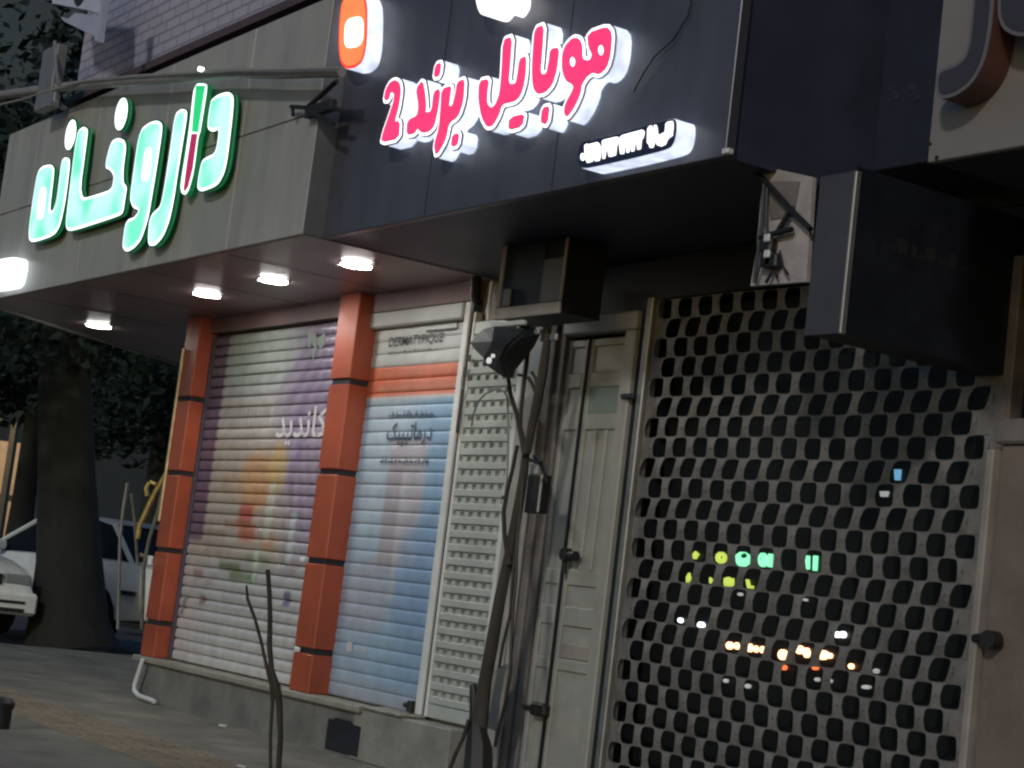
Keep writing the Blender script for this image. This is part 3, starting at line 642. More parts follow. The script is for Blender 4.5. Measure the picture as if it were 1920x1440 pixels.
# roller grille: galvanised sheet with staggered rounded holes
GX0, GX1, GZ0, GZ1 = .235, 2.56, .0, 2.62
def grille_sheet():
    m = MB(); px_, pz_ = .1572, .1; hw, hh = .0545, .0485; n = 16; cw = px_/2
    zr = GZ0+.002; row = 0
    x_start = .303-px_*1
    verts = {}; vs = []
    def V(x, y, z):
        k_ = (round(x, 5), round(y, 5), round(z+.005*math.sin(x*2.3+.6)+.002*math.sin(x*9+z*5), 5))
        if k_ not in verts: verts[k_] = len(vs); vs.append(k_)
        return verts[k_]
    fs = []
    r_ = random.Random(3)
    while zr+pz_ <= GZ1+.001:
        off = 0 if int(round((zr+pz_/2-1.345)/pz_)) % 2 == 0 else px_/2
        cx = x_start+off; zc_ = zr+pz_/2; sk = r_.choice((0, 0, .003, -.004, .006, .012, .014)); off += r_.uniform(-.004, .004)
        while cx-cw < GX1:
            a, b = max(GX0, cx-cw), min(GX1, cx+cw)
            if b-a > .02:
                inner = []; outer = []
                full = cx-hw > GX0+.002 and cx+hw < GX1-.002
                if full:
                    jx, jz = r_.uniform(-.0025, .0025), r_.uniform(-.0012, .0012)
                    for j in range(n):
                        q = 2*math.pi*j/n; c_, s_ = math.cos(q), math.sin(q)
                        e = .40
                        u = math.copysign(abs(c_)**e, c_); v = math.copysign(abs(s_)**e, s_)
                        zz = zc_+v*hh+jz; inner.append((cx+jx+u*hw*(1-.07*abs(v))+sk*v, zz))
                        kx = 1/max(abs(c_), abs(s_)); outer.append((min(b, max(a, cx+c_*kx*cw)), zc_+s_*kx*pz_/2*.995))
                    for j in range(n):
                        k2 = (j+1) % n
                        o1, o2, i1, i2 = outer[j], outer[k2], inner[j], inner[k2]
                        bow = lambda p: SY+.004-.007*math.cos(math.pi*(p[1]-zc_)/pz_)
                        A = [V(p[0], bow(p), p[1]) for p in (o1, o2, i2, i1)]
                        fs.append(A)
                        B = [V(i1[0], bow(i1), i1[1]), V(i2[0], bow(i2), i2[1]), V(i2[0], bow(i2)+.0025, i2[1]), V(i1[0], bow(i1)+.0025, i1[1])]
                        fs.append(B)
                else:
                    fs.append([V(a, SY+.0, zc_-pz_/2), V(b, SY+.0, zc_-pz_/2), V(b, SY+.0, zc_+pz_/2), V(a, SY+.0, zc_+pz_/2)])
            cx += px_
        zr += pz_; row += 1
    m.add(vs, fs); return m

gr = grille_sheet().build('roller_grille', m_grille, hb); tag(gr, 'wide grey roller grille with staggered rounded holes')
# rivets on the webs
m = MB()
for i in range(26):
    for j in range(15):
        z = GZ0+.052+i*.1; x = .303+j*.1572+(.0786 if (int(round((z-1.345)/.1)) % 2 == 0) else 0)
        if GX0+.02 < x < GX1-.02: m.disc((x, SY-.008, z), .006, .006, axis='y', n=6)
tag(m.build('rivets', m_rail, gr), kind='stuff')
m = MB(); m.box(.184, .231, SY-.03, SY+.05, 0, 2.62, bev=.006); m.build('guide_rail', m_rail, gr)
m = MB(); m.box(GX1+.004, GX1+.055, SY-.03, SY+.05, 0, 2.62, bev=.006); m.build('guide_rail', m_rust, gr)
m = MB(); m.box(GX1+.06, GX1+.1, SY-.05, SY+.05, 0, 1.9, bev=.008); m.build('guide_rail', m_rust, gr)
for z in (.55, .98, 1.25, 1.52):
    pass
m = MB()
for z in (.95, 1.28, 1.5): m.box(GX1-.03, GX1+.07, SY-.04, SY-.031, z-.02, z+.02, bev=.003)
m.build('rail_clip', m_rust, gr)
# shop window glass behind the grille
m = MB(); m.box(.24, 2.62, SY+.16, SY+.168, .25, 2.6); 
mg = mat('dark shop glass', (.012, .013, .013), .4, spec=.3); m.build('shop_window', mg, hb)
# glowing shapes standing in for neon and lamps reflected in the shop window
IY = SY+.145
neon_glint = empty('reflected_neon', (at(1430, 1050, IY)[0], IY, at(1430, 1050, IY)[2]), 'green and yellow neon lettering reflected in the glass behind the grille', 'sign')
G5 = lambda pts: onp(zc(1240, 980, 4.2357, pts), IY)
yg = glow('yellow green neon glint', (.50, .62, .10), 1.0); cg = glow('cyan green neon glint', (.25, .85, .48), 1.2)
def ring_(cx, cy, rx, ry): return [(cx+rx*math.cos(a), cy+ry*math.sin(a)) for a in np.linspace(0, 6.283, 11)[:-1]]
glyphs('lettering', [G5(p_) for p_ in ([(245, 250), (265, 225), (290, 250), (265, 290), (250, 285)], ring_(468, 278, 42, 48), [(195, 430), (215, 395), (230, 470), (215, 485), (195, 475)], [(380, 430), (405, 460), (395, 485), (378, 480)], [(495, 440), (530, 430), (545, 450), (550, 440), (565, 440), (565, 510), (500, 510), (492, 480)], [(668, 450), (685, 450), (695, 500), (722, 500), (720, 525), (680, 520)])], IY, IY+.012, yg, neon_glint, holes=[G5(ring_(470, 275, 14, 16))], h=.003)
glyphs('lettering', [G5(p_) for p_ in (ring_(640, 290, 60, 60), ring_(800, 295, 36, 58), [(848, 245), (878, 248), (868, 355), (840, 350)], [(1140, 258), (1168, 262), (1165, 370), (1140, 370)], [(1205, 262), (1232, 262), (1225, 382), (1200, 380)])], IY, IY+.012, cg, neon_glint, holes=[G5(ring_(648, 262, 34, 22)), G5(ring_(782, 285, 12, 22))], h=.003)
mo = glow('warm glass glint', (1, .50, .26), 3.2); mw = glow('cool glass glint', (.85, .93, 1), 2.4); mr_ = glow('red glass glint', (1, .18, .06), 1.3); mbl = glow('blue glass glint', (.2, .5, .75), .6); mwd = glow('dim glass glint', (.5, .52, .5), .55)
def lamp(px, py, rx, ry, m_, label, group):  # one reflection in the glass, built as a small glowing disc
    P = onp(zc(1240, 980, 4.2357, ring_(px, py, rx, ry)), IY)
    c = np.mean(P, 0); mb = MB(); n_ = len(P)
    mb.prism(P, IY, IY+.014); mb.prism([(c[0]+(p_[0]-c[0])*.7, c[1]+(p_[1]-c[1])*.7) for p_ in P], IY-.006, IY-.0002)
    o = mb.build('glass_glint', m_); tag(o, label, 'lamp', group); return o
gw = 'warm reflections glowing behind the grille'
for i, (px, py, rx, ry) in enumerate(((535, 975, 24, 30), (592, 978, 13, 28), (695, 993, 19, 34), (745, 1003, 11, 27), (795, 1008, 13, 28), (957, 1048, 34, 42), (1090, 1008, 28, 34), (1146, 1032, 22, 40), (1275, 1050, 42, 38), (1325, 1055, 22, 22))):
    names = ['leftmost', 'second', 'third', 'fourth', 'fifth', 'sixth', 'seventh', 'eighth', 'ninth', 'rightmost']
    lamp(px, py, rx, ry, mo, 'warm orange reflection behind the grille, %s of its row%s' % (names[i], '' if i in (0, 9) else ' from the left'), gw)
gc = 'small reflected lights behind the grille'
for (px, py, rx, ry, mm_, lb) in ((145, 775, 14, 20, mw, 'small white reflection near the grille left edge, upper one'), (308, 812, 25, 25, mw, 'brighter white reflection right of the smallest left one'), (1390, 888, 20, 24, mw, 'bluish white reflection of a close pair, left one'), (1435, 888, 20, 26, mw, 'bluish white reflection of a close pair, right one'),
                          (620, 568, 15, 13, mwd, 'dim white dot below the green lettering'), (1500, 1140, 16, 22, mo, 'pale pink dot right of the orange reflections'), (1698, 1178, 20, 20, mwd, 'dim white dot right of the pink dot'), (1232, 1245, 16, 16, mwd, 'dim white dot under the orange reflections'), (1328, 1257, 18, 16, mwd, 'dim white dot second under the orange reflections'),
                          (1620, 1305, 34, 16, mwd, 'flat greenish white glint under the orange reflections'), (1138, 612, 12, 11, mwd, 'tiny white dot right below the green lettering'), (505, 1255, 14, 16, mwd, 'dim dot lower left of the orange reflections'), (680, 1298, 18, 18, mwd, 'dim pinkish dot below the orange row'), (965, 1150, 20, 20, mr_, 'red dot right under the brightest orange reflection'), (1215, 1155, 20, 14, mr_, 'red streak under the right orange reflections'),
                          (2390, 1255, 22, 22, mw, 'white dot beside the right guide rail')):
    lamp(px, py, rx, ry, mm_, lb, gc)  # small reflections in the glass
def glint2(px, py, w_, h_, mm_, lb): 
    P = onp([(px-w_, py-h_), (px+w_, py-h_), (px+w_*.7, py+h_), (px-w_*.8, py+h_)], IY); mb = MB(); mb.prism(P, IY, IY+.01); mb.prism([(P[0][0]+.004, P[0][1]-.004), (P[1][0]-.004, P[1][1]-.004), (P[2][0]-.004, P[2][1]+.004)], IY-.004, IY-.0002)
    tag(mb.build('glass_glint', mm_), lb, 'lamp', gc)  # a reflection in the glass, built as a small glowing plate
glint2(1682, 890, 6, 10, mbl, 'small blue reflected patch in the upper right of the grille'); glint2(1657, 926, 8, 5, mwd, 'pale blue glint just below the blue patch')

# ---------------------------------------------------------------- right building
rb = empty('corner_shop_building', (3.4, 0, 0), 'brown plastered pillar and dark wall at the right edge', 'building')
zc1 = at(1878, 835, -.02)[2]
m = MB(); m.box(2.71, 5.5, -.03, SY+.3, 0, zc1, bev=.01); m.build('pillar', mat('brown plaster', (.17, .135, .115), .75, noise=.2, nscale=3, bump=.3), rb)
m = MB(); m.box(2.69, 5.5, -.05, SY+.3, zc1+.003, zc1+.1, bev=.01); m.build('coping', m_pil, rb)
m = MB(); m.box(2.9, 6, SY, SY+5, zc1+.1, 9.5); m.build('wall', m_black, rb)
q = at(1860, 1200, -.05); m = MB(); m.disc((q[0]+.02, -.1, q[2]), .035, .05, axis='y'); m.tube([(q[0]-.08, -.06, q[2]), (q[0]+.04, -.07, q[2]+.005)], [.016, .026]); o = m.build('wall_lock', m_iron, rb, smooth=True)
m = MB(); m.box(2.664, 2.70, -.06, SY+.0, 0, zc1-.02, bev=.006); m.build('corner_strip', m_creamd, rb)

# white sign upper right
WY = -1.0
q0 = at(1738, 305, WY); ws = empty('white_shop_sign', (q0[0]+.8, WY, q0[2]), 'cream sign panel with dark outlined channel letters at the upper right', 'sign')
m = MB(); m.box(q0[0], q0[0]+2.4, WY, WY+.03, q0[2], 5.0, bev=.004); m.build('face_panel', mat('cream sign panel', (.22, .20, .19), .55, noise=.07, nscale=2), ws)
m = MB(); m.box(q0[0]+.01, q0[0]+2.39, WY+.031, SY, q0[2]+.003, 5.0); m.build('box', m_black, ws)
HY = WY-.12
H = lambda pts: chaikin(onp(zc(1280, 0, 2.25, pts), HY), 2)
jl = [(1243, -160), (1296, -160), (1296, 0), (1280, 150), (1255, 260), (1210, 340), (1150, 383), (1085, 400), (1083, 310), (1150, 290), (1200, 250), (1222, 180), (1240, 0)]
jr = [(1350, -60), (1520, -60), (1520, 110), (1440, 130), (1400, 125), (1362, 100), (1346, 50)]
m_side = mat('red brown letter side', (.11, .045, .035), .5); m_lf = mat('dark letter face', (.05, .04, .048), .35); m_lo = mat('grey letter rim', (.15, .14, .145), .4)
for i, L_ in enumerate((jl, jr)):
    o = glyphs('letter', [H(L_)], HY+.004, WY-.003, m_side, ws, iso=.018)
    glyphs('rim', [H(L_)], HY, HY+.004, m_lo, o, iso=.018); glyphs('face', [H(L_)], HY-.003, HY-.0005, m_lf, o, iso=.003)
m = MB(); q = at(1757, 296, WY); m.disc((q[0], WY-.004, q[2]), .008, .006, axis='y', n=8); q = at(1745, 270, WY); m.disc((q[0], WY-.004, q[2]), .006, .006, axis='y', n=8); m.build('rivet', m_iron, ws)

# black projecting sign
PY = -.8
a = at(1507, 630, PY); b = at(1572, 632, PY); c = at(1590, 322, PY); 
x0, x1, zb0, zt0 = a[0], b[0], a[2], c[2]
bk = empty('projecting_sign', ((x0+x1)/2, PY, zb0), 'black sign box projecting over the grille with pale front edge', 'sign')
m = MB(); m.box(x0, x1, PY, PY+.01, zb0, zt0, bev=.003); m.build('front_edge', mat('dull grey edge', (.075, .07, .08), .5, .2, noise=.1), bk)
m = MB(); m.box(x0+.004, x1-.004, PY+.011, SY+.0, zb0+.004, zt0+.02); m.build('box', m_blacksign, bk)
m = MB(); m.box(x1-.004, x1+.006, PY+.002, PY+.03, zb0, zt0, bev=.003); m.build('edge_trim', m_rail, bk)
# faded gold words on its side, too worn to read
m = MB(); r_ = random.Random(4); y = -.62
while y < -.05:
    w_ = r_.uniform(.02, .05); m.box(x1-.0038, x1-.003, y, y+w_, zb0+.36, zb0+.375+r_.uniform(0, .05))
    y += w_+r_.uniform(.006, .03)
m.build('faded_lettering', mat('faded gold print', (.02, .019, .02), .6), bk)
# dark flat sign above the grille
fs_ = empty('dark_wall_sign', (2.7, -.35, 2.9), 'unlit dark navy sign above the grille between the lit and cream signs', 'sign')
m = MB(); m.box(x0-.25, q0[0]+.05, -.3, SY, 2.93, 5.2, bev=.004); m.build('panel', mat('dark navy panel', (.018, .022, .04), .4, noise=.2), fs_)
m = MB()
for px in (1672, 1712):
    for k_ in range(3):
        q = at(px+k_*4, 165+k_*9, -.3); m.box(q[0]-.02, q[0]+.02, -.304, -.3002, q[2]-.012, q[2]+.012)
m.build('faint_marks', mat('faint print', (.026, .03, .048), .5), fs_)
# pale junction board with wires
JY = -.72
jb = empty('junction_board', (1.3, JY, 2.9), 'pale wall board with tangled cables above the grille', 'electrical board')
P = onp([(1432, 312), (1524, 332), (1512, 528), (1407, 536), (1418, 470)], JY)
m = MB(); m.prism(P, JY, JY+.02); m.build('board', mat('pale grey board', (.42, .38, .37), .6, noise=.3, nscale=8), jb)
m = MB(); m.prism(onp([(1436, 340), (1500, 340), (1488, 405), (1445, 412)], JY-.004), JY-.006, JY-.001); m.build('dark_patch', m_pil, jb)
m = MB()
for pts, r in (([(1395, 300), (1440, 345), (1480, 390), (1520, 430)], .012), ([(1487, 388), (1470, 415), (1458, 435)], .012), ([(1432, 345), (1428, 420), (1421, 470), (1414, 530)], .007), ([(1438, 345), (1436, 420), (1443, 450)], .006), ([(1425, 445), (1450, 438), (1485, 430)], .012), ([(1422, 450), (1430, 470), (1425, 500), (1416, 532)], .004), ([(1462, 470), (1468, 500), (1478, 515)], .005), ([(1448, 500), (1445, 515), (1436, 530)], .007), ([(1450, 503), (1458, 520)], .006)):
    m.tube([at(p_[0], p_[1], JY-.03) for p_ in pts], r, n=7)
m.build('cable', m_wire, jb, smooth=True)
m = MB()
for px, py in ((1440, 460), (1441, 487), (1450, 490)):
    q = at(px, py, JY-.03); m.box(q[0]-.035, q[0]+.035, JY-.05, JY-.01, q[2]-.03, q[2]+.03, bev=.008)
m.build('insulator', m_wire, jb)
m = MB()
for px, py in ((1438, 446), (1438, 476)):
    q = at(px, py, JY-.06); m.box(q[0]-.016, q[0]+.016, JY-.066, JY-.052, q[2]-.016, q[2]+.016, bev=.004)
m.build('connector', m_white, jb)
# sign bracket on the phone shop end of the fascia
CY = -1.17
sb = MB(); sb.tube([at(546, 200, CY), at(640, 205, CY)], .012); sb.tube([at(548, 200, CY), at(550, 216, CY)], .011); sb.tube([at(578, 200, CY), at(632, 152, CY)], .014); sb.tube([at(575, 206, CY), at(626, 232, CY)], .014); sb.box(at(575, 200, CY)[0], at(622, 200, CY)[0], CY-.008, CY+.03, at(600, 213, CY)[2], at(600, 192, CY)[2], bev=.004)
tag(sb.build('sign_bracket', m_iron), 'black iron bracket at the seam between the two signs', 'bracket')
# pale pipe running above the pharmacy fascia
PYp = -1.25
pp = [at(*p_, PYp) for p_ in ((-40, 184), (60, 170), (150, 160), (240, 153), (300, 149), (380, 141), (450, 137), (520, 139), (640, 135))]
m = MB(); m.tube(pp, [.034, .034, .034, .034, .033, .032, .03, .028, .028], n=12); o = m.build('cable_duct', mat('grey plastic duct', (.24, .225, .225), .5, noise=.2), smooth=True); tag(o, 'long pale grey duct sagging along the top of the pharmacy sign', 'duct')
m = MB(); m.tube([at(*p_, PYp-.05) for p_ in ((-40, 205), (0, 196), (42, 186), (150, 152), (250, 142), (420, 132), (640, 128))], .007, n=6); tag(m.build('overhead_cable', m_creamd, smooth=True), 'thin pale cable crossing above the duct', 'cable')
q = at(381, 131, PYp-.05); m = MB(); m.disc((q[0], q[1]-.03, q[2]-.0), .014, .03, axis='y', n=10); L = m.build('indicator_light', glow('tiny lamp', (1, 1, 1), 3)); tag(L, 'tiny white light point on the duct above the sign', 'light')
# steel post and bracket left
m = MB(); P0 = -1.3
m.box(at(74, 140, P0)[0], at(100, 140, P0)[0], P0, P0+.08, at(70, 207, P0)[2], at(80, 95, P0)[2], bev=.006); post = m.build('steel_post', mat('grey steel', (.2, .2, .2), .5, .3, noise=.2)); tag(post, 'grey steel post standing behind the left duct end', 'post')
m = MB(); m.tube([at(103, 78, P0), at(106, 130, P0), at(110, 158, P0)], .014); m.box(at(99, 190, P0)[0], at(108, 190, P0)[0], P0-.03, P0-.002, at(99, 195, P0)[2], at(99, 178, P0)[2], bev=.004); m.build('clamp', m_rail, post)
# air conditioner on the brick wall end
ac = empty('air_conditioner', at(150, 40, -1.3), 'bluish white air conditioner hung on the brick upper wall', 'air conditioner')
AY = -1.45
m = MB(); P = onp([(92, -60), (165, -60), (162, 18), (98, 6)], AY); m.prism(P, AY, AY+.10); m.build('casing', mat('cool white casing', (.50, .53, .66), .5, noise=.1), ac)
m = MB(); q = at(150, 5, AY); m.disc((q[0], AY-.012, q[2]+.1), .12, .01, axis='y'); m.build('fan_grille', m_iron, ac)
m = MB(); P = onp([(113, 31), (128, 35), (140, 24), (184, 30), (192, 0), (194, -60), (204, -60), (186, 60), (184, 78), (177, 76), (177, 68), (120, 40)], -1.46); m.prism(P, -1.46, -1.42); m.build('bracket', mat('cool white bracket', (.38, .40, .52), .5, noise=.1), ac)
# ---------------------------------------------------------------- street front things
# pruned bare tree with branches in front of the door pilaster
TY = -.25
T1 = lambda pts, y=TY: [at(px, py, y) for px, py in zc(900, 600, 4.8, pts)]
T3 = lambda pts, y=TY: [at(px, py, y) for px, py in zc(840, 860, 4.5, pts)]
T4 = lambda pts, y=TY: [at(px, py, y) for px, py in zc(840, 1140, 4.8, pts)]
base = atz(893, 1500, 0)
tr = empty('bare_tree', at(893, 1560, TY), 'pruned bare tree with leaning brown trunk before the cream door', 'tree')
def px2m(px): return px/395.0
m = MB()
m.tube([at(*p_, TY) for p_ in ((884, 1560), (890, 1440), (899, 1360), (909, 1280), (924, 1200), (938, 1120), (951, 1060), (962, 1000), (974, 940), (982, 890), (986, 850))], [px2m(v) for v in (24, 20, 17, 14, 13, 12, 11, 10, 10, 9, 8)], n=12, wob=.06)
m.build('trunk', m_bark, tr, smooth=True)
for pts, rr in ((((986, 855), (978, 815), (968, 775), (957, 740), (952, 700), (947, 645)), (8, 6, 5, 4.5, 4, 3.5)), (((976, 800), (977, 770), (981, 730), (986, 690), (990, 655), (998, 625)), (4, 4, 4.2, 4.5, 4.5, 4)), (((988, 850), (997, 800), (1008, 750), (1017, 700), (1023, 660), (1029, 615)), (8, 9, 10, 10, 9, 7)),
                (((1006, 740), (999, 722), (991, 708)), (4.5, 4, 4)), (((1008, 725), (1003, 708), (997, 698)), (3.5, 3.5, 4)), (((1010, 710), (1016, 690)), (3, 2)), (((985, 705), (972, 703)), (3, 3.4)),
                (((955, 1060), (946, 1000), (944, 960), (951, 920), (961, 880), (970, 835)), (6, 5, 5, 4.6, 4.4, 4)), (((950, 932), (944, 933)), (4, 4.5))):
    m = MB(); m.tube([at(*p_, TY-.02) for p_ in pts], [px2m(v) for v in rr], n=9, wob=.07); m.build('branch', m_bark, tr, smooth=True)
m = MB(); m.tube([at(*p_, TY-.01) for p_ in ((887, 1284), (891, 1340), (898, 1400), (892, 1560))], [px2m(v) for v in (7, 13, 28, 36)], n=8, wob=.1); m.build('stump_sleeve', m_iron, tr, smooth=True)
# cables tied along the trunk
cb_ = empty('hanging_cables', at(960, 1100, TY-.08), 'black cables hanging along the bare tree trunk', 'cables')
for pts, r in (((( 973, 960), (969, 1020), (968, 1080), (962, 1140), (959, 1200), (957, 1260), (947, 1320), (934, 1370), (928, 1400)), .009), (((980, 900), (976, 960), (968, 1020), (961, 1080), (957, 1150), (943, 1210), (936, 1252)), .008), (((1000, 855), (1012, 870), (1022, 890), (1026, 905)), .008), (((994, 862), (1004, 866), (1014, 868)), .01)):
    m = MB(); m.tube([at(*p_, TY-.07) for p_ in pts], r, n=7); m.build('cable', m_wire, cb_, smooth=True)
m = MB(); m.tube([at(*p_, TY-.06) for p_ in ((879, 1350), (868, 1385), (855, 1412), (842, 1445), (822, 1500))], .011, n=8, wob=.1); o = m.build('thin_stake', m_bark, smooth=True); tag(o, 'thin brown stake leaning against the tree foot', 'stake')
# arch of thin wire in front of the pale shutter
m = MB(); m.tube([at(*p_, -.1) for p_ in ((884, 800), (888, 775), (897, 752), (912, 736), (930, 729), (945, 734), (951, 745), (953, 800), (952, 880), (947, 930))], .006, n=7); o = m.build('arched_wire', mat('grey wire', (.2, .22, .2), .5), smooth=True); tag(o, 'thin grey wire arching over the pale slotted shutter', 'wire')
# meter box strapped to the trunk
mbx = empty('meter_box', at(1008, 930, -.1), 'small dark electric meter box strapped to the bare tree', 'meter box')
MY = -.17; a = at(990, 889, MY); b = at(1004, 962, MY)
m = MB(); m.box(a[0], b[0]+.03, MY, MY+.05, b[2], a[2], bev=.006); m.build('casing', m_iron, mbx)
m = MB(); m.box(b[0]+.028, b[0]+.035, MY-.002, MY+.05, b[2]+.006, a[2]-.002, bev=.002); m.build('side_plate', m_wire, mbx)
m = MB(); m.box(b[0]+.014, b[0]+.030, MY-.006, MY-.0005, b[2]+.004, a[2]-.004, bev=.002); m.build('edge_strip', m_shutw, mbx)
m = MB(); q = at(1001, 878, MY); m.box(q[0]-.035, q[0]+.025, MY+.0, MY+.02, q[2]-.03, q[2]+.025, bev=.003); m.build('tag_plate', m_shutw, mbx)
# pale board behind the trunk
m = MB(); a = at(925, 1250, -.05); P = onp([(928, 1253), (950, 1245), (944, 1320), (930, 1372), (908, 1362), (920, 1300), (921, 1262)], -.1); m.prism(P, -.1, -.08); o = m.build('pale_board', m_creamd); tag(o, 'pale narrow board wedged behind the tree foot', 'board')
m = MB(); P = onp([(1000, 652), (1006, 640), (1021, 641), (1017, 680), (1010, 735), (1003, 735), (994, 720), (992, 700)], -.02); m.prism(P, -.02, .0); o = m.build('tin_sheet', m_shutw); tag(o, 'small pale tin sheet high behind the tree branches', 'panel')
# dark plastic sheet caught on the branches: a folded pyramid
BYg = -.42
pt = lambda x, y, dy: tuple(at(840+x/4, 360+y/4, BYg+dy))
V = [pt(165, 1130, 0), pt(215, 1072, .02), pt(265, 1028, .0), pt(345, 1008, -.04), pt(470, 1010, -.02), pt(610, 995, .06), pt(655, 1060, .1), pt(612, 1150, .08), pt(540, 1240, .04), pt(470, 1330, .02), pt(440, 1392, .0), pt(408, 1385, -.02), pt(345, 1340, -.03), pt(288, 1300, -.02), pt(265, 1245, -.05), pt(205, 1185, -.02),
     pt(330, 1120, -.13), pt(430, 1150, -.10), pt(500, 1090, -.05), pt(380, 1250, -.09)]
fs0 = [(0, 1, 16), (1, 2, 16), (2, 3, 16), (3, 4, 16), (4, 18, 16), (16, 18, 17), (4, 5, 18), (5, 6, 18), (6, 7, 18), (7, 8, 17), (7, 17, 18), (8, 9, 17), (9, 10, 19), (9, 19, 17), (10, 11, 19), (11, 12, 19), (12, 13, 19), (13, 14, 19), (14, 16, 19), (16, 17, 19), (14, 15, 16), (15, 0, 16)]
Vb = [(v[0], v[1]+.03, v[2]) for v in V]; n = len(V)
rim = [(i, (i+1) % 16, (i+1) % 16+n, i+n) for i in range(16)]
m = MB(); m.add(V+Vb, fs0+[tuple(j+n for j in f[::-1]) for f in fs0]+rim); bag = m.build('plastic_sheet', m_bag); tag(bag, 'dark plastic sheet folded to a point on the tree branches', 'plastic sheet')
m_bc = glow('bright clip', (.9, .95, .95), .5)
for x, y, r in ((300, 1263, .016), (330, 1228, .010)):
    q = pt(x, y, -.13); m = MB(); m.disc((q[0], q[1], q[2]), r, .012, axis='y', n=10); m.build('bright_clip', m_bc, bag)
for x, y, r in ((660, 1046, .016), (785, 1085, .022), (515, 1015, .008)):
    q = pt(x, y, -.08); m = MB(); m.box(q[0]-r*1.3, q[0]+r*1.3, q[1], q[1]+.02, q[2]-r*.8, q[2]+r*.8, bev=.004); m.build('fastener', m_rail, bag)
# metal cabinet hanging under the phone shop sign
KY = -.4
kb = empty('hanging_cabinet', at(985, 600, KY), 'dark metal cabinet hanging under the phone shop sign', 'cabinet')
a = at(926, 600, KY); b = at(1047, 584, KY); zt = 2.835
m = MB(); m.box(a[0]+.01, b[0]-.01, KY+.02, KY+.26, a[2]+.01, zt); m.build('casing', m_black, kb)
m = MB(); fr = .045
m.box(a[0], b[0], KY, KY+.018, a[2], a[2]+.062, bev=.004); m.box(a[0], a[0]+.03, KY, KY+.018, a[2]+.064, zt, bev=.004); m.box(b[0]-.012, b[0], KY, KY+.018, a[2]+.064, zt, bev=.004)
m.build('frame', m_creamd, kb)
m = MB(); m.box(b[0]-.19, b[0]-.014, KY+.006, KY+.018, a[2]+.064, zt-.1, bev=.004); m.build('side_panel', mat('grey cabinet panel', (.13, .12, .125), .5, noise=.15), kb)
m = MB(); m.box(a[0]+.032, b[0]-.192, KY+.01, KY+.018, a[2]+.064, zt); m.build('dark_panel', m_blacksign, kb)
m = MB(); m.box(a[0]+.06, a[0]+.13, KY-.004, KY+.009, a[2]+.064, a[2]+.16, bev=.01); m.build('corner_gusset', m_dark, kb)
m = MB(); m.box(a[0]+.02, a[0]+.32, KY-.03, KY-.002, a[2]-.048, a[2]-.022, bev=.005); m.build('lower_rail', m_white, kb)
q = at(918, 560, KY); m = MB(); m.tube([at(922, 528, KY), at(914, 600, KY)], .009); m.build('hanger', m_white, kb, smooth=True)
m = MB(); m.tube([at(893, 520, -.2), at(892, 560, -.2), at(897, 578, -.2)], .03); tag(m.build('cable_bundle', m_iron, smooth=True), 'dark cable bundle left of the hanging cabinet', 'cables')
# foreground saplings: two bare stems from one root by the kerb
def cam_pt(px, py, depth):
    return CAM+R@np.array([(px-960)/F*depth, -(py-720)/F*depth, -depth])
rootp = atz(520, 1510, 0); dp = -(R.T@(rootp-CAM))[2]
sp_ = empty('bare_sapling', rootp, 'two thin bare sapling stems growing up in front of the shutters', 'sapling')
mm = lambda v: v*dp/F
for pts, rr in ((((502, 1068), (505, 1110), (506, 1160), (505, 1210), (509, 1255), (518, 1290), (524, 1320), (526, 1380), (522, 1450), (518, 1520)), (4, 4.6, 4.6, 4.8, 5.5, 8, 6, 5.4, 5.4, 6)), (((462, 1097), (464, 1122), (478, 1160), (490, 1205), (500, 1250), (510, 1285), (511, 1320), (507, 1380), (507, 1450), (512, 1520)), (2.2, 3, 3, 3, 3.4, 4.6, 3.6, 3.2, 3.2, 3.4))):
    m = MB(); m.tube([cam_pt(*p_, dp) for p_ in pts], [mm(v) for v in rr], n=8, wob=.12); m.build('stem', m_bark, sp_, smooth=True)
# bent white pipe at the plinth corner
m = MB(); m.tube([at(*p_, -.07) for p_ in ((268, 1236), (260, 1262), (253, 1282), (252, 1295), (260, 1304), (276, 1310), (289, 1315))], .017, n=10); tag(m.build('drain_pipe', m_white, smooth=True), 'bent white drain pipe at the plinth corner', 'pipe')
# litter and motorcycle wheel
q = atz(417, 1363, 0); m = MB(); m.box(q[0]-.025, q[0]+.025, q[1]-.02, q[1]+.02, .001, .014, bev=.006); tag(m.build('paper_scrap', m_white), 'tiny white paper scrap on the sidewalk', 'litter')
q = atz(452, 1440, 0); m = MB(); m.box(q[0]-.03, q[0]+.03, q[1]-.02, q[1]+.02, .001, .012, bev=.006); tag(m.build('paper_scrap', m_white), 'white paper scrap at the bottom frame edge', 'litter')
bo = atz(-3, 1365, 0); bo = empty('bollard', bo, 'short dark bollard cut by the left frame edge', 'bollard')
m = MB(); c_ = Vector(bo.location); m.tube([c_, c_+Vector((0, 0, .11))], .06, n=16); m.build('post', m_iron, bo, smooth=True)
m = MB(); m.tube([c_+Vector((0, 0, .112)), c_+Vector((0, 0, .14)), c_+Vector((0, 0, .165)), c_+Vector((0, 0, .175))], [.068, .07, .05, .02], n=16); m.build('cap', m_iron, bo, smooth=True)

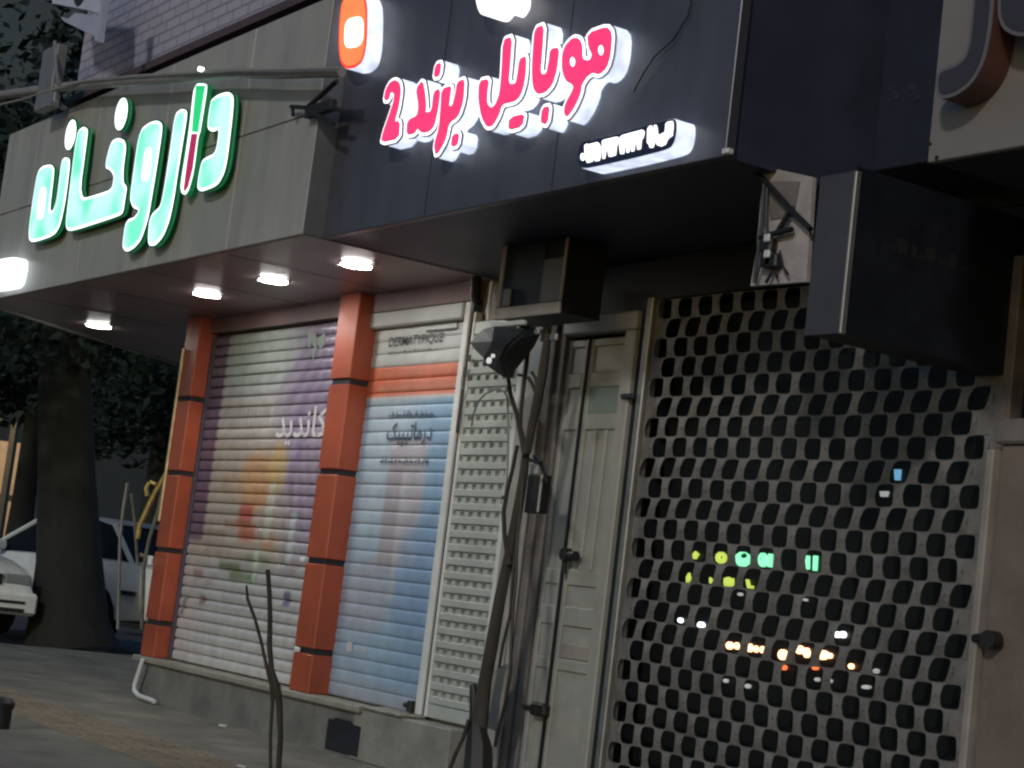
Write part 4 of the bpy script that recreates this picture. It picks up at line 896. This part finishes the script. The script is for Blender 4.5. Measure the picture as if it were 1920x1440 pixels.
# ---------------------------------------------------------------- far left: plane tree, cars, yellow frame, lit wall
def leaves(mb, c, rad, n, size, r_, squash=.8):
    for _ in range(n):
        d = Vector((r_.gauss(0, 1), r_.gauss(0, 1), r_.gauss(0, 1))).normalized()*(r_.random()**.45)
        p = Vector(c)+Vector((d.x*rad, d.y*rad, d.z*rad*squash)); s_ = size*r_.uniform(.6, 1.4)
        a = Vector((r_.gauss(0, 1), r_.gauss(0, 1), r_.gauss(0, .6))).normalized(); b = a.cross(Vector((r_.gauss(0, 1), r_.gauss(0, 1), r_.gauss(0, 1)))).normalized()
        mb.add([p-a*s_, p-a*s_*.2+b*s_*.5, p+a*s_, p-a*s_*.2-b*s_*.5], [(0, 1, 2, 3)])
m_leaf = mat('dark leaves', (.006, .022, .018), .85, noise=.4, nscale=3)
def tree(base, H_, r0, lab, seed, crown_z, spread, nl, sz=.13, lean=(0, 0)):
    r_ = random.Random(seed); t_ = empty('plane_tree', base, lab, 'tree'); b = Vector(base)
    m = MB(); ln = Vector((*lean, 0)); pts = [b+Vector((0, 0, z_))+ln*z_ for z_ in (-.05, .25, .9, 1.8, 2.9, H_)]
    m.tube(pts, [r0*1.5, r0*1.2, r0, r0*.9, r0*.8, r0*.5], n=18, wob=.05)
    tops = []
    for q in range(7):
        a = q*.9+r_.random(); e = pts[4]+Vector((math.cos(a)*spread*.7, math.sin(a)*spread*.7, r_.uniform(.8, 2.6)))
        st = pts[4]+Vector((0, 0, r_.uniform(.3, 1.3))); m.tube([st, (st+e)/2+Vector((0, 0, .25)), e], [r0*.34, r0*.2, r0*.07], n=8, wob=.1); tops.append(e)
    m.build('trunk', m_trunk, t_, smooth=True)
    m = MB()
    for q in range(56):
        e = r_.choice(tops); c = Vector((b.x+r_.uniform(-1, 1)*spread, b.y+r_.uniform(-1, 1)*spread, crown_z+r_.uniform(0, 4.5)))
        leaves(m, (c*2+e)/3, r_.uniform(.6, 1.1), int(nl*.75), sz, r_)
    m.build('crown', m_leaf, t_); return t_
tb = atz(138, 1192, 0)
depthv = Vector((-R[0][2], -R[1][2], 0)).normalized(); rightv = Vector((R[0][0], R[1][0], 0)).normalized()
def gp(px, depth):
    p = Vector(CAM)+depthv*depth+rightv*((px-960)/F*depth); return Vector((p.x, p.y, 0))
DT = 20.6
def gpx(px, py, depth): q = cam_pt(px, py, depth); return Vector((q[0], q[1], q[2]))
b0 = gpx(132, 1196, DT); b0.z = 0
tree(tuple(b0), 5.2, .36, 'big dark plane tree with thick trunk standing left of the pharmacy', 5, 2.75, 2.5, 420, .075, lean=tuple((-rightv*.17).xy))
b1 = gpx(260, 1150, 29); b1.z = 0
tree(tuple(b1), 5, .22, 'farther dark tree behind the white cars', 8, 2.5, 3.0, 420, .085)
b2 = gpx(20, 1100, 34); b2.z = 0
tree(tuple(b2), 6, .25, 'distant dark tree at the upper left frame edge', 12, 3.0, 4.0, 420, .1)

# cars: real section loft of a sedan, length along local x (front at +x)
m_carp = mat('white car paint', (.78, .8, .74), .3, noise=.06, spec=.6); m_glass = mat('dark car glass', (.010, .012, .014), .4, spec=.08); m_tyre = mat('tyre', (.015, .015, .015), .85); m_rim = mat('wheel rim', (.28, .28, .28), .35, .7)
m_trim = mat('black car trim', (.02, .02, .022), .5); m_lampc = mat('headlamp glass', (.25, .27, .27), .12); m_plate = mat('number plate', (.42, .43, .42), .5)
def car(name, front, head, label):
    head = head.normalized(); left = Vector((-head.y, head.x, 0)); org = front-head*2.15
    M = Matrix([[head.x, left.x, 0, org.x], [head.y, left.y, 0, org.y], [0, 0, 1, 0], [0, 0, 0, 1]])
    T = empty(name, org, label, 'car', 'white cars parked beyond the tree')
    prof = [(-2.15, .42, .62), (-2.12, .3, .93), (-1.75, .26, .97), (-1.35, .25, .98), (-.7, .24, .97), (.2, .24, .95), (.85, .24, .93), (1.4, .25, .86), (1.95, .28, .76), (2.12, .32, .66), (2.15, .4, .55)]
    m = MB(); rings = []; nW = 14
    wheels = (-1.3, 1.3)
    xs = sorted(set([p_[0] for p_ in prof]+[w_+d for w_ in wheels for d in (-.36, -.33, -.26, -.15, 0, .15, .26, .33, .36)]))
    for x in xs:
        lo = np.interp(x, [p_[0] for p_ in prof], [p_[1] for p_ in prof]); hi = np.interp(x, [p_[0] for p_ in prof], [p_[2] for p_ in prof])
        side_lo = lo
        for w_ in wheels:
            if abs(x-w_) < .35: side_lo = max(side_lo, .3+math.sqrt(max(0, .35**2-(x-w_)**2)))
        tw = .84-.10*smooth(1.5, 2.15, abs(x))
        ring = [(0, lo), (tw-.25, lo), (tw-.2, side_lo), (tw-.01, side_lo+.02), (tw+.01, max(side_lo+.03, lo+.25*(hi-lo))), (tw+.015, max(side_lo+.04, .5*(hi+lo))), (tw-.01, max(side_lo+.05, hi-.12)), (tw-.06, hi-.03), (tw-.16, hi), (0, hi+.02)]
        rings.append([(x, y, z) for y, z in ring]+[(x, -y, z) for y, z in ring[-2:0:-1]])
    n_ = len(rings[0]); vs = [p_ for r_ in rings for p_ in r_]
    fs = [(i*n_+j, i*n_+(j+1) % n_, (i+1)*n_+(j+1) % n_, (i+1)*n_+j) for i in range(len(rings)-1) for j in range(n_)]+[list(range(n_)), [(len(rings)-1)*n_+j for j in range(n_)][::-1]]
    m.add(vs, fs); m.build('body', m_carp, T, smooth=True, M=M)
    # cabin glass and roof
    cab = [(-1.72, .96, .72), (-1.15, 1.36, .56), (-.75, 1.42, .55), (-.1, 1.42, .55), (.25, 1.37, .56), (.98, .93, .72)]
    m = MB(); vs = []
    for x, z, y in cab:
        vs += [(x, -.74 if .93 < 1 else 0, .93), (x, -y, z), (x, y, z), (x, .74, .93)]
    fs = [(i*4+j, i*4+j+1, (i+1)*4+j+1, (i+1)*4+j) for i in range(5) for j in range(3)]
    m.add(vs, fs); m.build('windows', m_glass, T, M=M)
    m = MB(); rf = [(-1.12, 1.375, .55), (-.75, 1.44, .56), (-.1, 1.44, .56), (.22, 1.385, .55)]; vs = []
    for x, z, y in rf: vs += [(x, -y, z-.015), (x, -y*.8, z+.015), (x, y*.8, z+.015), (x, y, z-.015)]
    m.add(vs, [(i*4+j, i*4+j+1, (i+1)*4+j+1, (i+1)*4+j) for i in range(3) for j in range(3)]); m.build('roof', m_carp, T, M=M, smooth=True)
    for s_ in (-1, 1):
        for a, b in (((.24, .56, 1.385), (.98, .73, .94)), ((-1.13, .56, 1.375), (-1.72, .73, .96)), ((-.4, .565, 1.42), (-.45, .745, .94))):
            m = MB(); m.tube([(a[0], a[1]*s_, a[2]), (b[0], b[1]*s_, b[2])], .03, n=6); m.build('window_pillar', m_carp, T, M=M)
    for wx in wheels:
        for s_ in (-1, 1):
            m = MB(); m.disc((wx, s_*.66, .3), .3, s_*.19, axis='y', n=24); wl = m.build('wheel', m_tyre, T, M=M)
            m = MB(); m.disc((wx, s_*.852, .3), .19, s_*.008, axis='y', n=16)
            m.build('rim', m_rim, wl, M=M)
    m = MB(); m.box(2.10, 2.165, -.36, .36, .56, .68, bev=.01); g_ = m.build('radiator_grille', m_trim, T, M=M)
    m = MB(); m.disc((2.166, 0, .62), .045, .01, axis='x', n=12); m.build('round_emblem', m_rim, g_, M=M)
    for s_ in (-1, 1):
        m = MB(); m.box(2.06, 2.15, s_*.38, s_*.70, .57, .69, bev=.02); m.build('headlight', m_lampc, T, M=M)
        m = MB(); m.box(-2.19, -2.1, s_*.45, s_*.72, .68, .86, bev=.02); m.build('taillight', mat('tail lamp', (.15, .02, .02), .3), T, M=M)
        m = MB(); m.box(.55, .66, s_*.80, s_*.98, .93, 1.05, bev=.03); m.build('mirror', m_carp, T, M=M)
    m = MB(); m.box(2.12, 2.22, -.78, .78, .26, .50, bev=.04); bp_ = m.build('bumper', m_carp, T, M=M)
    m = MB(); m.box(2.215, 2.228, -.62, .62, .29, .33); m.box(2.215, 2.228, -.62, .62, .38, .41); m.build('air_slot', m_trim, bp_, M=M)
    m = MB(); m.box(-2.22, -2.1, -.78, .78, .3, .54, bev=.04); m.build('bumper', m_carp, T, M=M)
    m = MB(); m.box(2.166, 2.176, -.25, .25, .44, .54, bev=.004); m.build('number_plate', m_plate, T, M=M)
    m = MB(); m.box(-2.0, -1.72, .832, .862, .58, .63, bev=.005); m.box(-2.0, -1.72, -.862, -.832, .58, .63, bev=.005); m.build('side_marker', m_trim, T, M=M)
    return T
fA = gp(2, 19.8)
car('parked_car', fA, -depthv*.76+rightv*.65, 'white parked car with dark grille facing out at the left frame edge')
fB = gp(430, 22.2); hB = -rightv*.78+depthv*.62
car('parked_car', fB+hB.normalized()*4.3, hB, 'white parked car with dark rear wheel between tree trunk and orange column')

# yellow leaning frame beside the orange corner column
YD = 17.2
yf = empty('folding_frame', gp(290, YD), 'yellow folding metal frame with leaning struts beside the orange corner column', 'folding frame')
my = mat('worn yellow paint', (.42, .31, .11), .35, .3, noise=.4, nscale=14); mgr = mat('dull strut', (.13, .12, .09), .6, noise=.4, nscale=12)
for pts, r, mm_ in ((((312, 888), (290, 925), (262, 985), (258, 1010)), .024, my), (((308, 900), (296, 960), (280, 1010), (270, 1060), (266, 1180)), .018, mgr), (((280, 905), (274, 915), (276, 930)), .02, my), (((281, 903), (292, 908)), .018, my), (((246, 925), (250, 955), (254, 1000), (258, 1060)), .014, mgr), (((318, 885), (326, 960), (318, 1060), (310, 1160)), .02, my), (((262, 1040), (285, 1048)), .02, mgr)):
    m = MB(); m.tube([cam_pt(*p_, YD) for p_ in pts], r, n=8); m.build('strut', mm_, yf, smooth=True)
m = MB(); m.tube([cam_pt(*p_, YD+.4) for p_ in ((239, 906), (231, 955), (225, 1010), (221, 1180))], .016, n=8); tag(m.build('thin_pole', m_rail, smooth=True), 'thin pale pole standing left of the yellow frame', 'pole')
# strip coloured as yellow glints along the column's left edge, and a clip
xl = at(262, 1231)[0]
m = MB(); m.box(xl-.004, xl+.028, -.014, -.001, 1.3, 2.6, bev=.005); m.build('edge_strip', mat('yellow glint edge', (.62, .46, .27), .35, .3, noise=.4, nscale=9), c1)
m = MB(); q = at(283, 1050, 0)
m.box(xl-.05, xl-.0, -.03, -.001, q[2]-.04, q[2]+.03, bev=.006); m.build('edge_clip', m_white, c1)

# distant lit building, dark block and dusk sky backdrop far left
LDp = 42
lb_ = empty('distant_building', gp(-60, LDp), 'far warm lit building front seen left of the big tree trunk', 'building')
a = cam_pt(-260, 975, LDp); m = MB()
def quad_far(mb, px0, px1, zlo, zhi, depth, th=.3):
    p0 = gp(px0, depth); p1 = gp(px1, depth); d = depthv*th
    mb.add([(*p0.xy, zlo), (*p1.xy, zlo), (*(p1+d).xy, zlo), (*(p0+d).xy, zlo), (*p0.xy, zhi), (*p1.xy, zhi), (*(p1+d).xy, zhi), (*(p0+d).xy, zhi)], [(0, 3, 2, 1), (4, 5, 6, 7), (0, 1, 5, 4), (1, 2, 6, 5), (2, 3, 7, 6), (3, 0, 4, 7)])
z = lambda py, px: float(cam_pt(px, py, LDp)[2])
quad_far(m, -500, 58, -.1, z(828, 20), LDp, 6); m.build('wall', mat('warm sandstone', (.33, .25, .17), .7, noise=.2, emit=None), lb_)
m = MB(); quad_far(m, -500, 60, z(936, 20)-.02, z(930, 20)+.02, LDp-.05, .04); m.build('ledge', m_groove, lb_)
m = MB(); quad_far(m, 33, 43, -.1, z(800, 40), LDp-2, .3); tag(m.build('far_pole', m_iron), 'dark slanting pole before the distant lit building', 'pole')
lamp_ = bpy.data.lights.new('far_wall_fill_light', 'POINT'); lamp_.energy = 900; lamp_.color = (1, .72, .4); lamp_.shadow_soft_size = .2  # unseen lamp, added to light the distant building's wall
lo = bpy.data.objects.new('far_wall_fill_light', lamp_); link(lo); p_ = gp(-60, LDp-5); lo.location = (p_.x, p_.y, 5.2)
nb = empty('night_block', gp(120, 60), 'very dark building block closing the street behind the trees', 'building')
m = MB(); quad_far(m, -1500, 700, -.1, 13, 62, 8); m.build('wall', mat('dark far wall', (.010, .017, .019), .8, noise=.3, nscale=.6), nb)

l2 = bpy.data.lights.new('car_fill_light', 'POINT'); l2.energy = 28; l2.color = (1, .86, .62); l2.shadow_soft_size = .15  # unseen warm lamp, added to brighten the cars and yellow frame
lo2 = bpy.data.objects.new('car_fill_light', l2); link(lo2); p_ = gp(335, 19.0); lo2.location = (p_.x, p_.y, 3.1)

pbk = empty('dusk_backdrop', gp(60, 80), 'tall faint blue grey backdrop for the dusk sky at the top left corner', 'building')
m = MB(); quad_far(m, -1900, 500, -.1, 42, 84, 8); m.build('wall', mat('blue grey dusk sky', (.04, .062, .078), .8, noise=.2, nscale=.4), pbk)  # far slab coloured to stand in for the dusk sky
